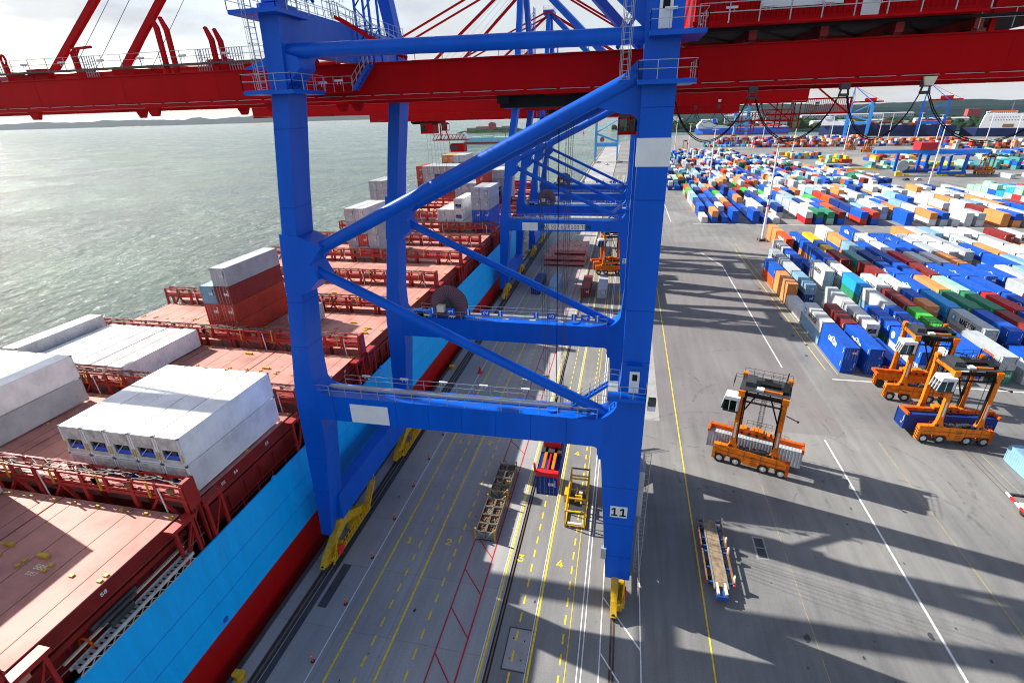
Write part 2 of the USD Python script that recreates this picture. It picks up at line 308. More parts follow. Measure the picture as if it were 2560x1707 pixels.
N = {'g': ('geometry', {}), 'n': ('noise_texture', {'scale': 1.2, 'detail': 4.0}), 'r': ('rgb_ramp', {'ramp': [(.42, (0, 0, 0)), (.8, (.35, .35, .35))]}), 't': ('transparent_bsdf', {}), 'd': ('principled_bsdf', {'base_color': (.05, .05, .05), 'roughness': .8}), 'm': ('mix_closure', {})}
MATS['tyre_mark'] = usdkit.material(stage, '/World/Looks/tyre_mark', N, [('g.position', 'n.vector'), ('n.fac', 'r.fac'), ('r.color', 'm.fac'), ('t.BSDF', 'm.closure1'), ('d.BSDF', 'm.closure2')], surface='m.closure')
b.build('tyre_marks', 'tyre_mark', yard)
b = MB(); rng = random.Random(8)
for k in range(60):
    x, y = rng.uniform(-28, 36), rng.uniform(20, 70); r_ = rng.uniform(.03, .13)*(2.2 if rng.random() < .12 else 1)
    t = np.arange(9)*2*PI/9; rr = r_*(1+.35*np.array([rng.uniform(-1, 1) for _ in t]))
    b.add(np.c_[x+rr*np.cos(t), y+rr*1.6*np.sin(t), np.full(9, .011)], [[0, i, i+1] for i in range(1, 8)])
for k in range(20):
    x, y = 39.4+rng.uniform(-1.6, .6), rng.uniform(95, 165); b.box(x-.3, x+.3, y-.4, y+.4, .004, .012)
b.build('oil_stains', 'patch_dark', quay)
mat('seam_blue', (.0, .045, .36), .5, grime=.2, spec=.1)
# ---------------------------------------------------------------- ship to shore cranes
CX = 14.3                        # crane origin lies between its rails
def arc(cx, cz, r, a0, a1, n=7):
    return [(cx+r*math.cos(math.radians(a0+(a1-a0)*k/n)), cz+r*math.sin(math.radians(a0+(a1-a0)*k/n))) for k in range(n+1)]
def railing(b, pts, h=1.1, step=1.6, r=.026, rails=(1.0, .55)):
    """posts and rails along a polyline"""
    for p, q in zip(pts[:-1], pts[1:]):
        p, q = np.array(p, float), np.array(q, float); L = np.linalg.norm(q-p); n = max(1, int(round(L/step)))
        for k in range(n+1):
            c = p+(q-p)*k/n; b.tube(c, c+[0, 0, h], r*1.25, 4, cap=False)
        for t in rails: b.tube(p+[0, 0, h*t], q+[0, 0, h*t], r, 4, cap=False)
    return b
def ladder(b, p, q, w=.5, cage=True, side=(1, 0, 0), out=(0, -1, 0)):
    p, q, s, o = (np.array(a, float) for a in (p, q, side, out)); L = np.linalg.norm(q-p)
    for e in (-1, 1): b.tube(p+s*e*w/2, q+s*e*w/2, .035, 4, cap=False)
    n = int(L/.35)
    for k in range(n): c = p+(q-p)*(k+.5)/n; b.tube(c-s*w/2, c+s*w/2, .02, 4, cap=False)
    if cage:
        m = max(2, int(L/1.0)); hoop = lambda c: [c+s*w*.7*math.cos(a)+o*(.72*math.sin(a)) for a in np.linspace(0, PI, 6)]
        for k in range(m+1): b.path(hoop(p+(q-p)*k/m), .022, 3)
        for a in np.linspace(.25, PI-.25, 4):
            d = s*w*.7*math.cos(a)+o*.72*math.sin(a); b.tube(p+d, q+d, .018, 3, cap=False)
    return b
def stair(b, rb, p, q, w=.8, side=(0, 1, 0), h=1.0, steps=None):
    p, q, s = (np.array(a, float) for a in (p, q, side))
    for e in (-1, 1):
        b.bar(p+s*e*w/2, q+s*e*w/2, .05, .24)
        rb.tube(p+s*e*w/2+[0, 0, h], q+s*e*w/2+[0, 0, h], .026, 4, cap=False); rb.tube(p+s*e*w/2+[0, 0, h*.5], q+s*e*w/2+[0, 0, h*.5], .022, 4, cap=False)
        for k in range(5): c = p+(q-p)*k/4+s*e*w/2; rb.tube(c, c+[0, 0, h], .03, 4, cap=False)
    n = steps or max(3, int(abs(q[2]-p[2])/.28))
    for k in range(n):
        c = p+(q-p)*(k+.5)/n; d = unit([(q-p)[0], (q-p)[1], 0]); b.bar(c-s*w/2, c+s*w/2, .26, .04)
def corr(b, p, q, z0, z1, depth, pitch, out):
    """vertical trapezoid corrugation from p to q (plan points), standing proud along out"""
    p, q, o = np.array(p, float), np.array(q, float), np.array(out, float); L = np.linalg.norm(q-p); n = max(1, int(round(L/pitch)))
    prof = [(0, 0), (.32, 0), (.5, 1), (.82, 1), (1.0, 0)]; pts = []
    for k in range(n):
        for t, d in prof[:-1]: pts.append(p+(q-p)*(k+t)/n+o*depth*d)
    pts.append(q.copy()); pts = np.array(pts); m = len(pts)
    v = np.vstack([np.c_[pts, np.full(m, z0)], np.c_[pts, np.full(m, z1)]]); f = []
    for i in range(m-1): f += [[i, i+1, m+i+1], [i, m+i+1, m+i]]
    d = (q-p)/L
    if d[0]*o[1]-d[1]*o[0] > 0: f = [t[::-1] for t in f]
    return b.add(v, f)
def lamp(b, c, a=.45): b.box(c[0]-a, c[0]+a, c[1]-.09, c[1]+.09, c[2]-.07, c[2]+.07); b.bar((c[0]-a*.4, c[1], c[2]-.3), (c[0]-a*.4, c[1], c[2]), .04); b.bar((c[0]+a*.4, c[1], c[2]-.3), (c[0]+a*.4, c[1], c[2]), .04)
WX_OUT = [(2.6, -31.78), (8, -31.5), (17, -31.2), (21.3, -31.05), (33, -29.35), (41, -28.2), (48, -27.1), (54.0, -26.85)]
WX_IN = [(54.0, -25.25), (48, -25.7), (41, -26.85), (33, -27.9), (25.0, -28.75), (17, -28.7), (8, -29.75), (2.6, -30.55)]
LX_IN = [(60, .55), (44, .72), (26, .66), (21.4, .30), (18.5, -.72), (17.7, -.69), (2.6, .43)]
def make_crane(label, group, loc, blue='crane_blue', number='11', sign=None, near=True, gauge_dx=0.0, trolley_x=-6.5, tip=-100.0, back=41.0, dz=0.0):
    t = thing('gantry_crane', label, 'crane', (-CX, loc, 0), 0, group)
    def mb(): return MB((CX, 0, 0))
    B = lambda b, n, m=None, **k: b.build(n, m or blue, t, **k)
    S2_ = 24.0
    for y0 in (0.0, 21.4):
        y1 = y0+2.6
        # legs with their gusset plates
        B(mb().prism([(x, z) for z, x in WX_OUT]+[(x, z) for z, x in WX_IN], 'y', y0, y1), 'leg')
        B(mb().prism([(2.85, 2.6), (2.84, 40), (2.95, 60)]+[(x, z) for z, x in LX_IN], 'y', y0, y1), 'leg')
        # portal beam with rounded haunches
        a, c = y0+.02, y1-.02
        poly = [(-29.5, 18.55), (-1.9, 18.55)]+arc(-1.45, 18.1, .45, 90, -30, 5)+[(-.9, 17.2), (1.0, 17.2), (1.0, 25.0), (.62, 25.0)]+arc(-1.9, 23.9, 2.55, 0, -90, 8)+[(-24.5, 21.35)]+arc(-27.2, 23.0, 1.65, 270, 190, 6)+[(-29.2, 24.6)]
        B(mb().prism(poly, 'y', a, c), 'portal_beam')
        B(mb().box(-28.5, -1.5, y0+1.5, y0+1.95, 21.36, 21.66), 'cable_tray', 'galv')
        if near:
            B(mb().tube((-5.3, y0+1.1, 21.36), (-5.3, y0+1.1, 21.5), .55, 12), 'manhole_cover')
        rb = mb(); railing(rb, [(-29.0, y0+.08, 21.37), (-1.2, y0+.08, 21.37)], step=1.75); railing(rb, [(-26.8, y1-.08, 21.37), (.4, y1-.08, 21.37)], step=1.75); B(rb, 'railing', 'galv')
        yc = y0+1.0
        # diagonal tube braces
        B(mb().tube((-26.75, yc, 35.5), (.35, yc, 48.35), .56, 20), 'brace_tube', smooth=35)
        B(mb().tube((-27.1, yc, 34.05), (-.3, yc, 21.55), .46, 20), 'brace_tube', smooth=35)
        B(mb().prism([(-29.6, 31.9), (-27.5, 31.9), (-26.0, 33.3), (-26.6, 34.6), (-25.2, 36.2), (-27.2, 37.1), (-29.0, 37.3)], 'y', y0-.04, y1+.04), 'gusset_plate')
        B(mb().prism([(.3, 49.3), (1.2, 49.3), (1.2, 43.4), (.62, 43.4), (.55, 45.2)]+arc(-.15, 45.3, .75, 0, 110, 5)+[(-2.2, 46.5), (-2.6, 46.9), (-.8, 48.2)], 'y', y0+.7, y1-.9), 'gusset_plate')
        B(mb().tube((-25.6, yc, 51.0), (1.0, yc, 50.75), .52, 20), 'tie_tube', smooth=35)
        B(mb().prism([(-29.2, 49.9), (-25.7, 49.9), (-25.7, 48.6), (-24.4, 49.8), (-24.4, 50.5), (-26, 51)], 'y', y0+.2, y1-.2), 'gusset_plate')
    # white band on the landside near leg
    B(mb().box(.60, 2.92, -.012, 1.3, 42.62, 44.5), 'painted_band', 'white')
    if near:
        for z in (8.9, 13.4, 26.5, 31.0, 39.5, 45.6):
            xo, xi = np.interp(z, [q_[0] for q_ in WX_OUT], [q_[1] for q_ in WX_OUT]), np.interp(-z, [-q_[0] for q_ in WX_IN], [q_[1] for q_ in WX_IN])
            B(mb().box(xo-.012, xi+.012, -.012, 2.612, z, z+.045), 'weld_seam', 'seam_blue')
            B(mb().box(np.interp(-z, [-q_[0] for q_ in LX_IN], [q_[1] for q_ in LX_IN])-.012, 2.86, -.012, 2.612, z+.8, z+.845), 'weld_seam', 'seam_blue')
        for k in range(8): B(mb().box(-27+k*3.3, -26.96+k*3.3, .008, .03, 18.6, 21.3), 'weld_seam', 'seam_blue')
        for k in range(14): B(mb().box(-96+k*10, -95.95+k*10, 5.188, 5.21, 48.05, 50.2), 'weld_seam', 'crane_red')
    # sill beams along the rails
    for x0, x1 in ((-31.15, -29.65), (.75, 2.45)):
        B(mb().box(x0, x1, 1.5, 22.5, 3.9, 7.3), 'sill_beam')
    # bogies
    def wheel(y, x, r=.42):
        w = mb().tube((x-.13, y, r), (x+.13, y, r), r, 14); return B(w, 'bogie_wheel', 'dark_steel', smooth=40)
    for x in (-30.3, 1.42):
        for yb, sg in ((2.2, 1), (21.8, -1)):
            B(mb().prism([(yb-3.8, 1.85), (yb-1.3, 3.3), (yb-1, 3.9), (yb+1, 3.9), (yb+1.3, 3.3), (yb+3.8, 1.85), (yb+3, 1.6), (yb, 2.45), (yb-3, 1.6)], 'x', x-.36, x+.36), 'equaliser_beam', 'dirty_yellow')
            for e in (-1, 1):
                B(mb().prism([(yb+e*3.1-2.2, .75), (yb+e*3.1-1.2, 1.75), (yb+e*3.1, 2.15), (yb+e*3.1+1.2, 1.75), (yb+e*3.1+2.2, .75), (yb+e*3.1+1, .6), (yb+e*3.1, 1.1), (yb+e*3.1-1, .6)], 'x', x-.3, x+.3), 'bogie_frame', 'yellow')
                for k in (-1.65, -.6, .6, 1.65): wheel(yb+e*3.1+k, x)
                if near:
                    m_ = mb()
                    for k in (-1.1, 1.1): m_.tube((x+.3, yb+e*3.1+k, 1.3), (x+.85, yb+e*3.1+k, 1.3), .22, 8); m_.box(x+.3, x+.6, yb+e*3.1+k-.3, yb+e*3.1+k+.3, .8, 1.6)
                    B(m_, 'drive_motor', 'dirty_yellow')
            if near:
                g = mb(); railing(g, [(x+1.0, yb-4.2, 1.0), (x+1.0, yb+4.6, 1.0)], h=1.0, step=.7, r=.03); g.box(x+.55, x+1.05, yb-4.2, yb+4.6, .92, 1.0); stair(g, g, (x+.75, yb+4.2, 1.0), (x+.75, yb+6.6, 3.6), .5, (1, 0, 0)); B(g, 'guard_rail', 'yellow')
        B(mb().tube((x, -3.0, .8), (x, -2.3, .8), .2, 10), 'buffer', 'black')
        B(mb().box(x-.25, x+.25, -2.45, -1.9, .45, 1.2), 'buffer_block', 'yellow')
        B(mb().bar((x+.75, -1.9, .35), (x+.95, -.8, 3.0), .14), 'storm_brake_lever', 'yellow')
        B(mb().tube((x+1.0, -.6, 1.5), (x+1.18, -.6, 1.5), .62, 14), 'rail_clamp_cover', 'bright_red')
    # girders of the boom and bridge
    def mb(): return MB((CX, 0, dz))
    for yg in (5.2, 17.6):
        B(mb().box(tip, back, yg, yg+1.2, 48.0, 50.25), 'girder', 'crane_red')
        B(mb().box(tip, back, yg-.12, yg+1.32, 50.26, 50.36), 'girder_flange', 'crane_red')
        B(mb().box(tip, back, yg-.1, yg+1.3, 47.62, 47.98), 'trolley_rail_beam', 'crane_red')
        if near:
            s = mb()
            x = tip+1
            while x < back-2: s.box(x, x+2.3, yg-.13, yg-.11, 47.93, 47.97); x += 2.6
            B(s, 'rail_clip_strip', 'galv')
            k = mb()
            for x in (-57.5, -43.5, -31.0, -29.2): k.prism([(x-.7, 47.65), (x+.7, 47.65), (x+.3, 46.9), (x-.3, 46.9)], 'y', yg+.1, yg+.5)
            B(k, 'hinge_bracket', 'crane_red')
            rb = mb(); railing(rb, [(tip, yg+1.9, 51.2), (-27.5, yg+1.9, 51.2)], step=2.2); railing(rb, [(-24, yg-.1, 50.4), (-1.0, yg-.1, 50.4)], step=2.2); B(rb, 'railing', 'galv')
            B(mb().box(tip, -27.5, yg+1.3, yg+2.0, 51.06, 51.2), 'boom_walkway', 'dark_steel')
    for x in (tip+.6, -62, -29.5, -22, 2.0, 22, back-.6): B(mb().box(x-.6, x+.6, 6.42, 17.58, 48.3, 50.2), 'cross_girder', 'crane_red')
    if near:
        # boom top equipment
        for x, hgt in ((-42.3, 55.2), (-36.9, 54.0)):
            for yg in (6.9, 8.0):
                bp = B(mb().prism([(x-.2, 50.3), (x+.2, 50.3), (x+.2, hgt-1.0), (x-.3, hgt), (x-.5, hgt-.1), (x-.2, hgt-1.15)], 'y', yg, yg+.3), 'boom_bracket', 'crane_red')
        for x in (-62.6, -53.6):
            B(mb().prism([(x-1.0, 50.4), (x+1.6, 50.4), (x+1.0, 51.4), (x-.4, 51.5)], 'y', 8.5, 9.3), 'stay_anchor', 'crane_red')
            b = mb(); b.path([(x-.9+.28*math.cos(q_), 8.9, 52.6+.5*math.sin(q_)) for q_ in np.linspace(0, 2*PI, 11)], .11, 5); b.bar((x-.9, 8.9, 50.6), (x-.9, 8.9, 52.2), .35); B(b, 'anchor_eye', 'crane_red')
        b = mb(); b.bar((-56.7, 11, 50.4), (-56.7, 11, 53.6), .3); b.bar((-57.1, 11, 53.5), (-54.4, 11, 53.6), .22); b.bar((-56.7, 11, 52.8), (-56.0, 11, 53.5), .15); B(b, 'davit', 'crane_red')
        b = mb()
        for k in range(16):
            x = rng_c.uniform(-66, -30); y = rng_c.uniform(7.2, 15); w = rng_c.uniform(.3, 1.2); b.box(x-w, x+w, y-.4, y+.4, 50.4, 50.4+rng_c.uniform(.4, 1.3))
        B(b, 'boom_machinery', 'crane_red', kind='stuff')
        b = mb(); b.tube((-66, 9.0, 51.0), (-28, 9.0, 51.0), .28, 8); b.tube((-66, 13, 51.2), (-28, 13, 51.2), .22, 8); B(b, 'boom_pipe', 'crane_red')
        b = mb()
        for x in (-67.5, -64, -52.5, -39.6, -36.3):
            for k in range(6): b.tube((x+k*.28, 7.9, 50.4), (x+k*.28, 7.9, 52.4), .04, 4)
            for z in (51.0, 51.7, 52.4): b.tube((x, 7.9, z), (x+1.4, 7.9, z), .03, 4)
        B(b, 'safety_cage', 'galv')
        b = mb()
        for k in range(9): lamp(b, (-68+k*4.6, 7.1, 51.9), .35)
        B(b, 'floodlight', 'white')
    # stays from the pylon head to the boom and the backstays
    AX, AZ = -26.3, 77.5
    for yy in (8.9, 15.0):
        B(mb().bar((AX, yy, AZ), (-92, yy, 50.4), .34, .42), 'forestay', 'crane_red')
        B(mb().bar((AX, yy, AZ), (19, yy, 52.0), .3, .4), 'backstay', 'crane_red')
    B(mb().bar((AX, 11.2, AZ-.5), (-61.2, 11.2, 51.0), .46, .6), 'forestay', 'crane_red')
    B(mb().bar((AX-.6, 11.2, AZ-5.0), (-51.9, 11.2, 51.0), .46, .6), 'forestay', 'crane_red')
    b = mb()
    for k, yy in enumerate((10.0, 10.8, 13.2, 14.0)): b.tube((AX, yy, AZ-1-k*.4), (-57.5+k*1.9, yy, 50.6), .025, 4)
    B(b, 'boom_hoist_rope', 'dark_steel')
    # waterside top cross beam and pylon
    B(mb().prism([(1.0, 54.0), (23.6, 54.0), (23.6, 50.2), (20.6, 50.2), (19.6, 51.0), (5.0, 51.0), (4.0, 50.2), (1.0, 50.2)], 'x', -26.9, -25.55), 'top_cross_beam')
    for y0 in (0.4, 22.2):
        B(mb().bar((-26.1, y0+.6, 53.9), (AX, 10.4 if y0 < 5 else 13.6, AZ), 1.25, 1.35), 'pylon_leg')
        B(mb().bar((1.6, y0+.6, 51.2), (AX+1.0, 10.4 if y0 < 5 else 13.6, AZ-.8), 1.25 if y0 < 5 else .8, 1.3 if y0 < 5 else .8), 'back_leg')
    B(mb().box(AX-1.6, AX+1.6, 9.0, 15, AZ-.8, AZ+.4), 'pylon_head')
    b = mb(); railing(b, [(AX-1.6, 9, AZ+.4), (AX+1.6, 9, AZ+.4), (AX+1.6, 15, AZ+.4), (AX-1.6, 15, AZ+.4), (AX-1.6, 9, AZ+.4)]); ladder(b, (AX+.2, 9.6, 54.5), (AX+.2, 9.6, AZ)); B(b, 'pylon_ladder', 'galv')
    b = mb()
    for x, y in ((-25.3, 12.2), (-23.9, 12.2), (-25.3, 14.0), (-23.9, 14.0)): b.bar((x, y, 50.4), (x, y, 70), .18)
    for k in range(12):
        z = 51+k*1.5
        for y in (12.2, 14.0): b.bar((-25.3, y, z), (-23.9, y, z+1.5 if k % 2 else z), .09)
        b.bar((-25.3 if k % 2 else -23.9, 12.2, z), (-23.9 if k % 2 else -25.3, 12.2, z+1.5), .09)
    B(b, 'lift_mast')
    # platforms with railings round the leg heads
    rb = mb()
    for (x0, x1, y0, y1, z) in ((-28.7, -24.5, -1.0, 3.4, 48.35), (-28.6, -24.7, -1.0, 3.2, 53.55), (.35, 4.0, -1.1, 3.2, 48.05), (.9, 4.3, -1.2, 3.2, 50.75), (-28.9, -24.5, 21.0, 24.6, 48.3)):
        B(mb().box(x0, x1, y0, y1, z-.28, z), 'platform'); railing(rb, [(x0, y1, z), (x0, y0, z), (x1, y0, z), (x1, y1, z)], step=1.3)
    B(rb, 'platform_railing', 'galv')
    if near:
        b = mb(); ladder(b, (-27.3, -.35, 48.4), (-27.35, -.35, 56.5)); ladder(b, (-.5, -.3, 48.1), (-.4, -.3, 56), cage=True); B(b, 'caged_ladder', 'galv')
        r2 = mb()
        for p_, q_, w_ in (((-23.0, .8, 54), (-26.0, .8, 59.5), .8), ((-22.3, 4.5, 48.4), (-20.7, 4.5, 50.2), .7), ((-1.2, 4.5, 50.4), (1.2, 4.5, 54.5), .8)):
            b = mb(); stair(b, r2, p_, q_, w_); B(b, 'stairway')
        stair2 = mb(); stair(stair2, r2, (-22.0, 2.4, 53.2), (-16.8, 2.4, 50.3), .7); B(stair2, 'stairway', 'crane_red')
        b = mb(); b.box(-26.5, -22.4, 4.15, 5.15, 48.2, 48.3); railing(r2, [(-26.5, 4.2, 48.3), (-22.4, 4.2, 48.3)], step=.9); B(b, 'girder_walkway', 'crane_red'); B(r2, 'stair_railing', 'galv')
        b = mb(); railing(b, [(-25.2, 1.2, 54), (-25.2, 23, 54)], step=1.3); railing(b, [(-27.2, 1.2, 54), (-27.2, 23, 54)], step=1.3); B(b, 'beam_railing', 'galv')
        b = mb()
        for c in ((-27.6, -.9, 54.9), (-24.6, 3.0, 54.7), (-24.9, 4.0, 49.0), (-23.5, 4.1, 49.1), (-19, 2.6, 54.5), (-22, 3.5, 54.6)): lamp(b, c, .35)
        B(b, 'floodlight', 'white')
        # upper leg cabin with door
        B(mb().box(.72, 2.98, -.02, 2.4, 50.8, 57.5), 'leg_cabin'); B(mb().box(1.42, 2.25, -.06, .1, 50.95, 53.0), 'door', 'white'); B(mb().box(1.62, 2.05, -.08, .0, 52.0, 52.8), 'door_window', 'black')
        B(mb().box(1.75, 2.5, -.5, -.3, 51.9, 52.05), 'floodlight', 'white')
    # machinery house
    b = mb(); b.box(4.0, 21.0, 4.4, 19.4, 51.5, 57.5); hs = B(b, 'machinery_house', 'crane_red')
    b = mb(); corr(b, (4.0, 4.37), (21.0, 4.37), 51.75, 57.5, .06, .34, (0, -1)); b.build('corrugated_cladding', 'crane_red', t)
    b = mb(); b.box(3.9, 21.2, 4.28, 4.36, 51.5, 51.75); B(b, 'sill_trim', 'crane_red')
    B(mb().box(4.2, 21.2, 3.2, 4.27, 51.28, 51.42), 'house_walkway', 'crane_red')
    rb = mb(); railing(rb, [(4.2, 3.25, 51.42), (21.2, 3.25, 51.42)], step=1.9, h=1.2, r=.04); B(rb, 'house_railing', 'galv')
    B(mb().box(8.2, 13.2, 4.22, 4.30, 52.3, 55.2), 'sign_board', 'white')
    B(mb().prism([(9.7, 53.0), (10.4, 52.85), (11.2, 52.85), (11.9, 53.0), (11.2, 53.3), (10.2, 53.3)], 'y', 4.19, 4.215), 'emblem', 'sign_blue')
    B(mb().box(14.35, 15.4, 4.22, 4.31, 51.5, 53.6), 'house_door', 'white')
    if near:
        b = mb()
        for x in (6.3, 8.6, 12.2, 15.2): lamp(b, (x, 3.9, 52.4), .38)
        B(b, 'floodlight', 'white')
    B(mb().box(3.6, 27.6, 4.5, 19.3, 51.1, 51.27), 'house_floor', 'black'); B(mb().box(21.2, 27.4, 5.2, 18.5, 51.28, 55.2), 'switch_house', 'crane_red')
    b = mb()
    for x in (3.5, 8.0, 12.5, 17.0, 21.5): b.box(x-.25, x+.25, 4.6, 19.4, 50.5, 51.09)
    for k in range(5): b.bar((3.5+k*4.5, 5.0, 50.4), (8+k*4.5, 12, 51.0), .3)
    B(b, 'house_bearer', 'deck_red')
    # open frame and stair behind the house
    b, r2 = mb(), mb()
    for x, z in ((22.5, 57), (26.5, 55.5), (30.5, 54)):
        b.bar((x, 5.2, 50.3), (x, 5.2, z), .3); b.bar((x, 18.5, 50.3), (x, 18.5, z), .3); b.bar((x, 5.2, z), (x, 18.5, z), .3)
    b.bar((21, 5.2, 52.4), (34, 5.2, 52.1), .3); b.bar((26.5, 5.2, 55), (36, 5.2, 50.6), .35); stair(b, r2, (27.0, 4.6, 50.4), (23.3, 4.6, 53.8), .8); railing(r2, [(21.5, 4.6, 50.45), (40, 4.6, 50.45)], step=1.8)
    B(b, 'rear_frame', 'crane_red'); B(r2, 'rear_railing', 'galv')
    # hanging rear platform
    b = mb(); z0 = 42.4
    for x in (33.2, 37.0):
        for y in (6.0, 10.5): b.bar((x, y, z0), (x, y, 47.6), .22)
    for z in (z0, 43.8, 45.2):
        for y in (6.0, 10.5): b.bar((33.0, y, z), (37.2, y, z), .16)
    b.box(33.0, 37.2, 5.9, 10.6, z0-.1, z0); b.bar((31, 6, 45.2), (47, 6, 45.3), .3); b.bar((31, 10.5, 45.2), (47, 10.5, 45.3), .3)
    b.bar((40, 6, 50.3), (46.5, 6, 45.4), .3); b.bar((46.9, 6, 45.3), (46.9, 6, 48.3), .3); b.bar((38, 6, 48.2), (47, 6, 48.3), .3)
    for k in range(24): b.bar((38+k*.38, 6.0, 45.3), (38+k*.38, 6.0, 48.2), .10)
    B(b, 'service_platform', 'crane_red')
    # trolley, operator cab, hoist ropes
    tx = trolley_x
    b = mb(); b.box(tx-4, tx+4, 6.3, 17.7, 46.7, 47.5); b.box(tx-3.2, tx-2.0, 7, 17, 47.5, 49.5); b.box(tx+1.6, tx+3, 7, 17, 47.5, 49.2)
    for x in (tx-3.6, tx+3.6): b.box(x-.5, x+.5, 5.6, 6.7, 47.0, 47.6); b.box(x-.5, x+.5, 17.3, 18.4, 47.0, 47.6)
    B(b, 'trolley', 'black')
    b = mb(); b.bar((tx+3.6, 9, 46.8), (tx+6.6, 9, 46.8), .4); b.bar((tx+3.6, 13, 46.8), (tx+6.6, 13, 46.8), .4); B(b, 'cab_bracket', 'crane_red')
    cx = tx+6.6
    cab = B(mb().box(cx-1.0, cx+1.0, 9.0, 11.6, 46.35, 46.75), 'operator_cab', 'crane_red')
    b = mb(); b.prism([(cx-1.05, 44.35), (cx+1.0, 44.35), (cx+1.0, 44.6), (cx-1.0, 44.6)], 'y', 8.95, 11.65)
    for x in (cx-.97, cx-.02, cx+.95):
        for y in (9.03, 11.57): b.bar((x, y, 44.5), (x, y, 46.5), .1)
    b.box(cx-1.0, cx+1.0, 8.98, 9.06, 45.6, 45.72); b.build('cab_frame', 'crane_red', cab)
    MB((CX, 0, dz)).box(cx-.95, cx+.95, 9.0, 9.03, 44.6, 46.4).box(cx-.98, cx-.95, 9.0, 11.5, 44.6, 46.4).build('cab_glass', 'glass', cab)
    MB((CX, 0, dz)).box(cx-.3, cx+.3, 10.3, 11.0, 44.6, 45.9).lump((cx, 10.4, 45.75), .16).build('operator_seat', 'black', cab)
    if tx < -40:
        b = mb(); b.box(tx-1, tx+3.4, 6, 12, 43.6, 47.0); B(b, 'trolley_cabin', 'crane_red'); B(mb().box(tx-.9, tx+1.0, 5.9, 6.05, 44.4, 46.6), 'cabin_window', 'glass')
        b = mb()
        for x in range(9): b.bar((tx+3+x*1.3, 6.2, 41.6), (tx+4+x*1.3, 6.2, 43.2), .18); b.bar((tx+3+x*1.3, 6.2, 43.2), (tx+4.2+x*1.3, 6.2, 43.2), .15)
        b.box(tx+3, tx+15, 6, 12, 41.3, 41.6); b.bar((tx+6, 6.5, 41.5), (tx+6, 6.5, 47), .35); b.bar((tx+9, 6.5, 41.5), (tx+7, 6.5, 47), .3); railing(b, [(tx+9, 6, 41.6), (tx+15, 6, 41.6)], r=.05)
        for x in (9, 15): b.bar((tx+x, 6, 37.6), (tx+x, 6, 41.4), .15)
        B(b, 'trolley_frame', 'crane_red'); B(mb().box(tx+9.2, tx+14, 6.2, 10, 37.6, 40.3), 'remote_cab', 'crane_red'); B(mb().box(tx+9.1, tx+12, 6.1, 6.22, 38.4, 39.8), 'cab_window', 'dark_steel')
        b = mb()
        for x in (-1, .5, 2, 3.2, 4.5, 6.0): b.tube((tx+x, 11, 27), (tx+x*.8, 11, 46.8), .04, 4)
        B(b, 'hoist_ropes', 'dark_steel', kind='stuff')
    # festoon cable
    b, c2 = mb(), mb()
    xs = [3.0, 8.6, 14.6, 19.6, 28.5, 35.0, 40]
    for x in xs:
        c2.box(x-.3, x+.3, 4.75, 5.15, 47.2, 47.6); c2.bar((x-.2, 4.9, 47.3), (x-.3, 4.9, 46.8), .1); c2.bar((x+.2, 4.9, 47.3), (x+.3, 4.9, 46.8), .1); c2.tube((x-.3, 4.9, 46.85), (x+.3, 4.9, 46.85), .1, 6)
    for x0, x1 in zip(xs[:-1], xs[1:]):
        for dz, dy in ((0, 0), (.12, .1)):
            sag = 2.9 if x1-x0 < 7 else 3.2
            b.path([(x0+.25+(x1-x0-.5)*u, 4.9+dy, 46.9-dz-sag*(1-(2*u-1)**2)**.8) for u in np.linspace(0, 1, 15)], .036, 5)
    B(b, 'festoon_cable', 'black'); B(c2, 'festoon_carrier', 'dark_steel')
    B(mb().prism([(19.2, 47.7), (20.0, 47.7), (19.85, 47.15), (19.35, 47.15)], 'y', 4.55, 4.7), 'festoon_plate', 'cream')
    # cable reel on the far portal beam
    def mb(): return MB((CX, 0, 0))
    rx, ry, rz = -22.2, 22.4, 23.1
    b = mb(); n = 40
    for k in range(n):
        a = 2*PI*k/n; b.prism([(rx+.45*math.cos(a-.02), rz+.45*math.sin(a-.02)), (rx+2.5*math.cos(a-.07), rz+2.5*math.sin(a-.07)), (rx+2.5*math.cos(a+.07), rz+2.5*math.sin(a+.07)), (rx+.45*math.cos(a+.02), rz+.45*math.sin(a+.02))], 'y', ry, ry+.28)
    reel = B(b, 'cable_reel', 'reel_purple')
    b = mb(); b.path([(rx+2.58*math.cos(a), ry+.1, rz+2.58*math.sin(a)) for a in np.linspace(0, 2*PI, 41)], .06, 5); b.tube((rx, ry-.5, rz), (rx, ry+.5, rz), .38, 12)
    for k in range(n): a = 2*PI*(k+.5)/n; b.bar((rx+.4*math.cos(a), ry-.02, rz+.4*math.sin(a)), (rx+2.55*math.cos(a), ry-.02, rz+2.55*math.sin(a)), .06)
    b.build('reel_rim', 'dark_steel', reel)
    B(mb().box(rx-1.3, rx-.3, ry-1.3, ry-.5, 22.4, 23.3), 'reel_gearbox', 'cream')
    b = mb(); rg = rng_c
    for k in range(12): x = rg.uniform(-27.2, -24.6); b.box(x-.3, x+.3, 21.7, 22.5, 21.4, 21.5+rg.uniform(.2, .9))
    B(b, 'winch_unit', 'sky_blue')
    # digits and stripes along the far portal railing
    for n_, x in zip('1234', (-21.66, -16.86, -8.19, -3.88)):
        sg = B(mb().box(x-.55, x+.55, 21.28, 21.34, 22.15, 22.98), 'digit_board', 'sign_blue')
        MB((CX, 0, 0)).text(n_, .62, (x, 21.275, 22.56), (0, 0, 1), (-1, 0, 0), depth=.02).build('digit', 'white', sg)
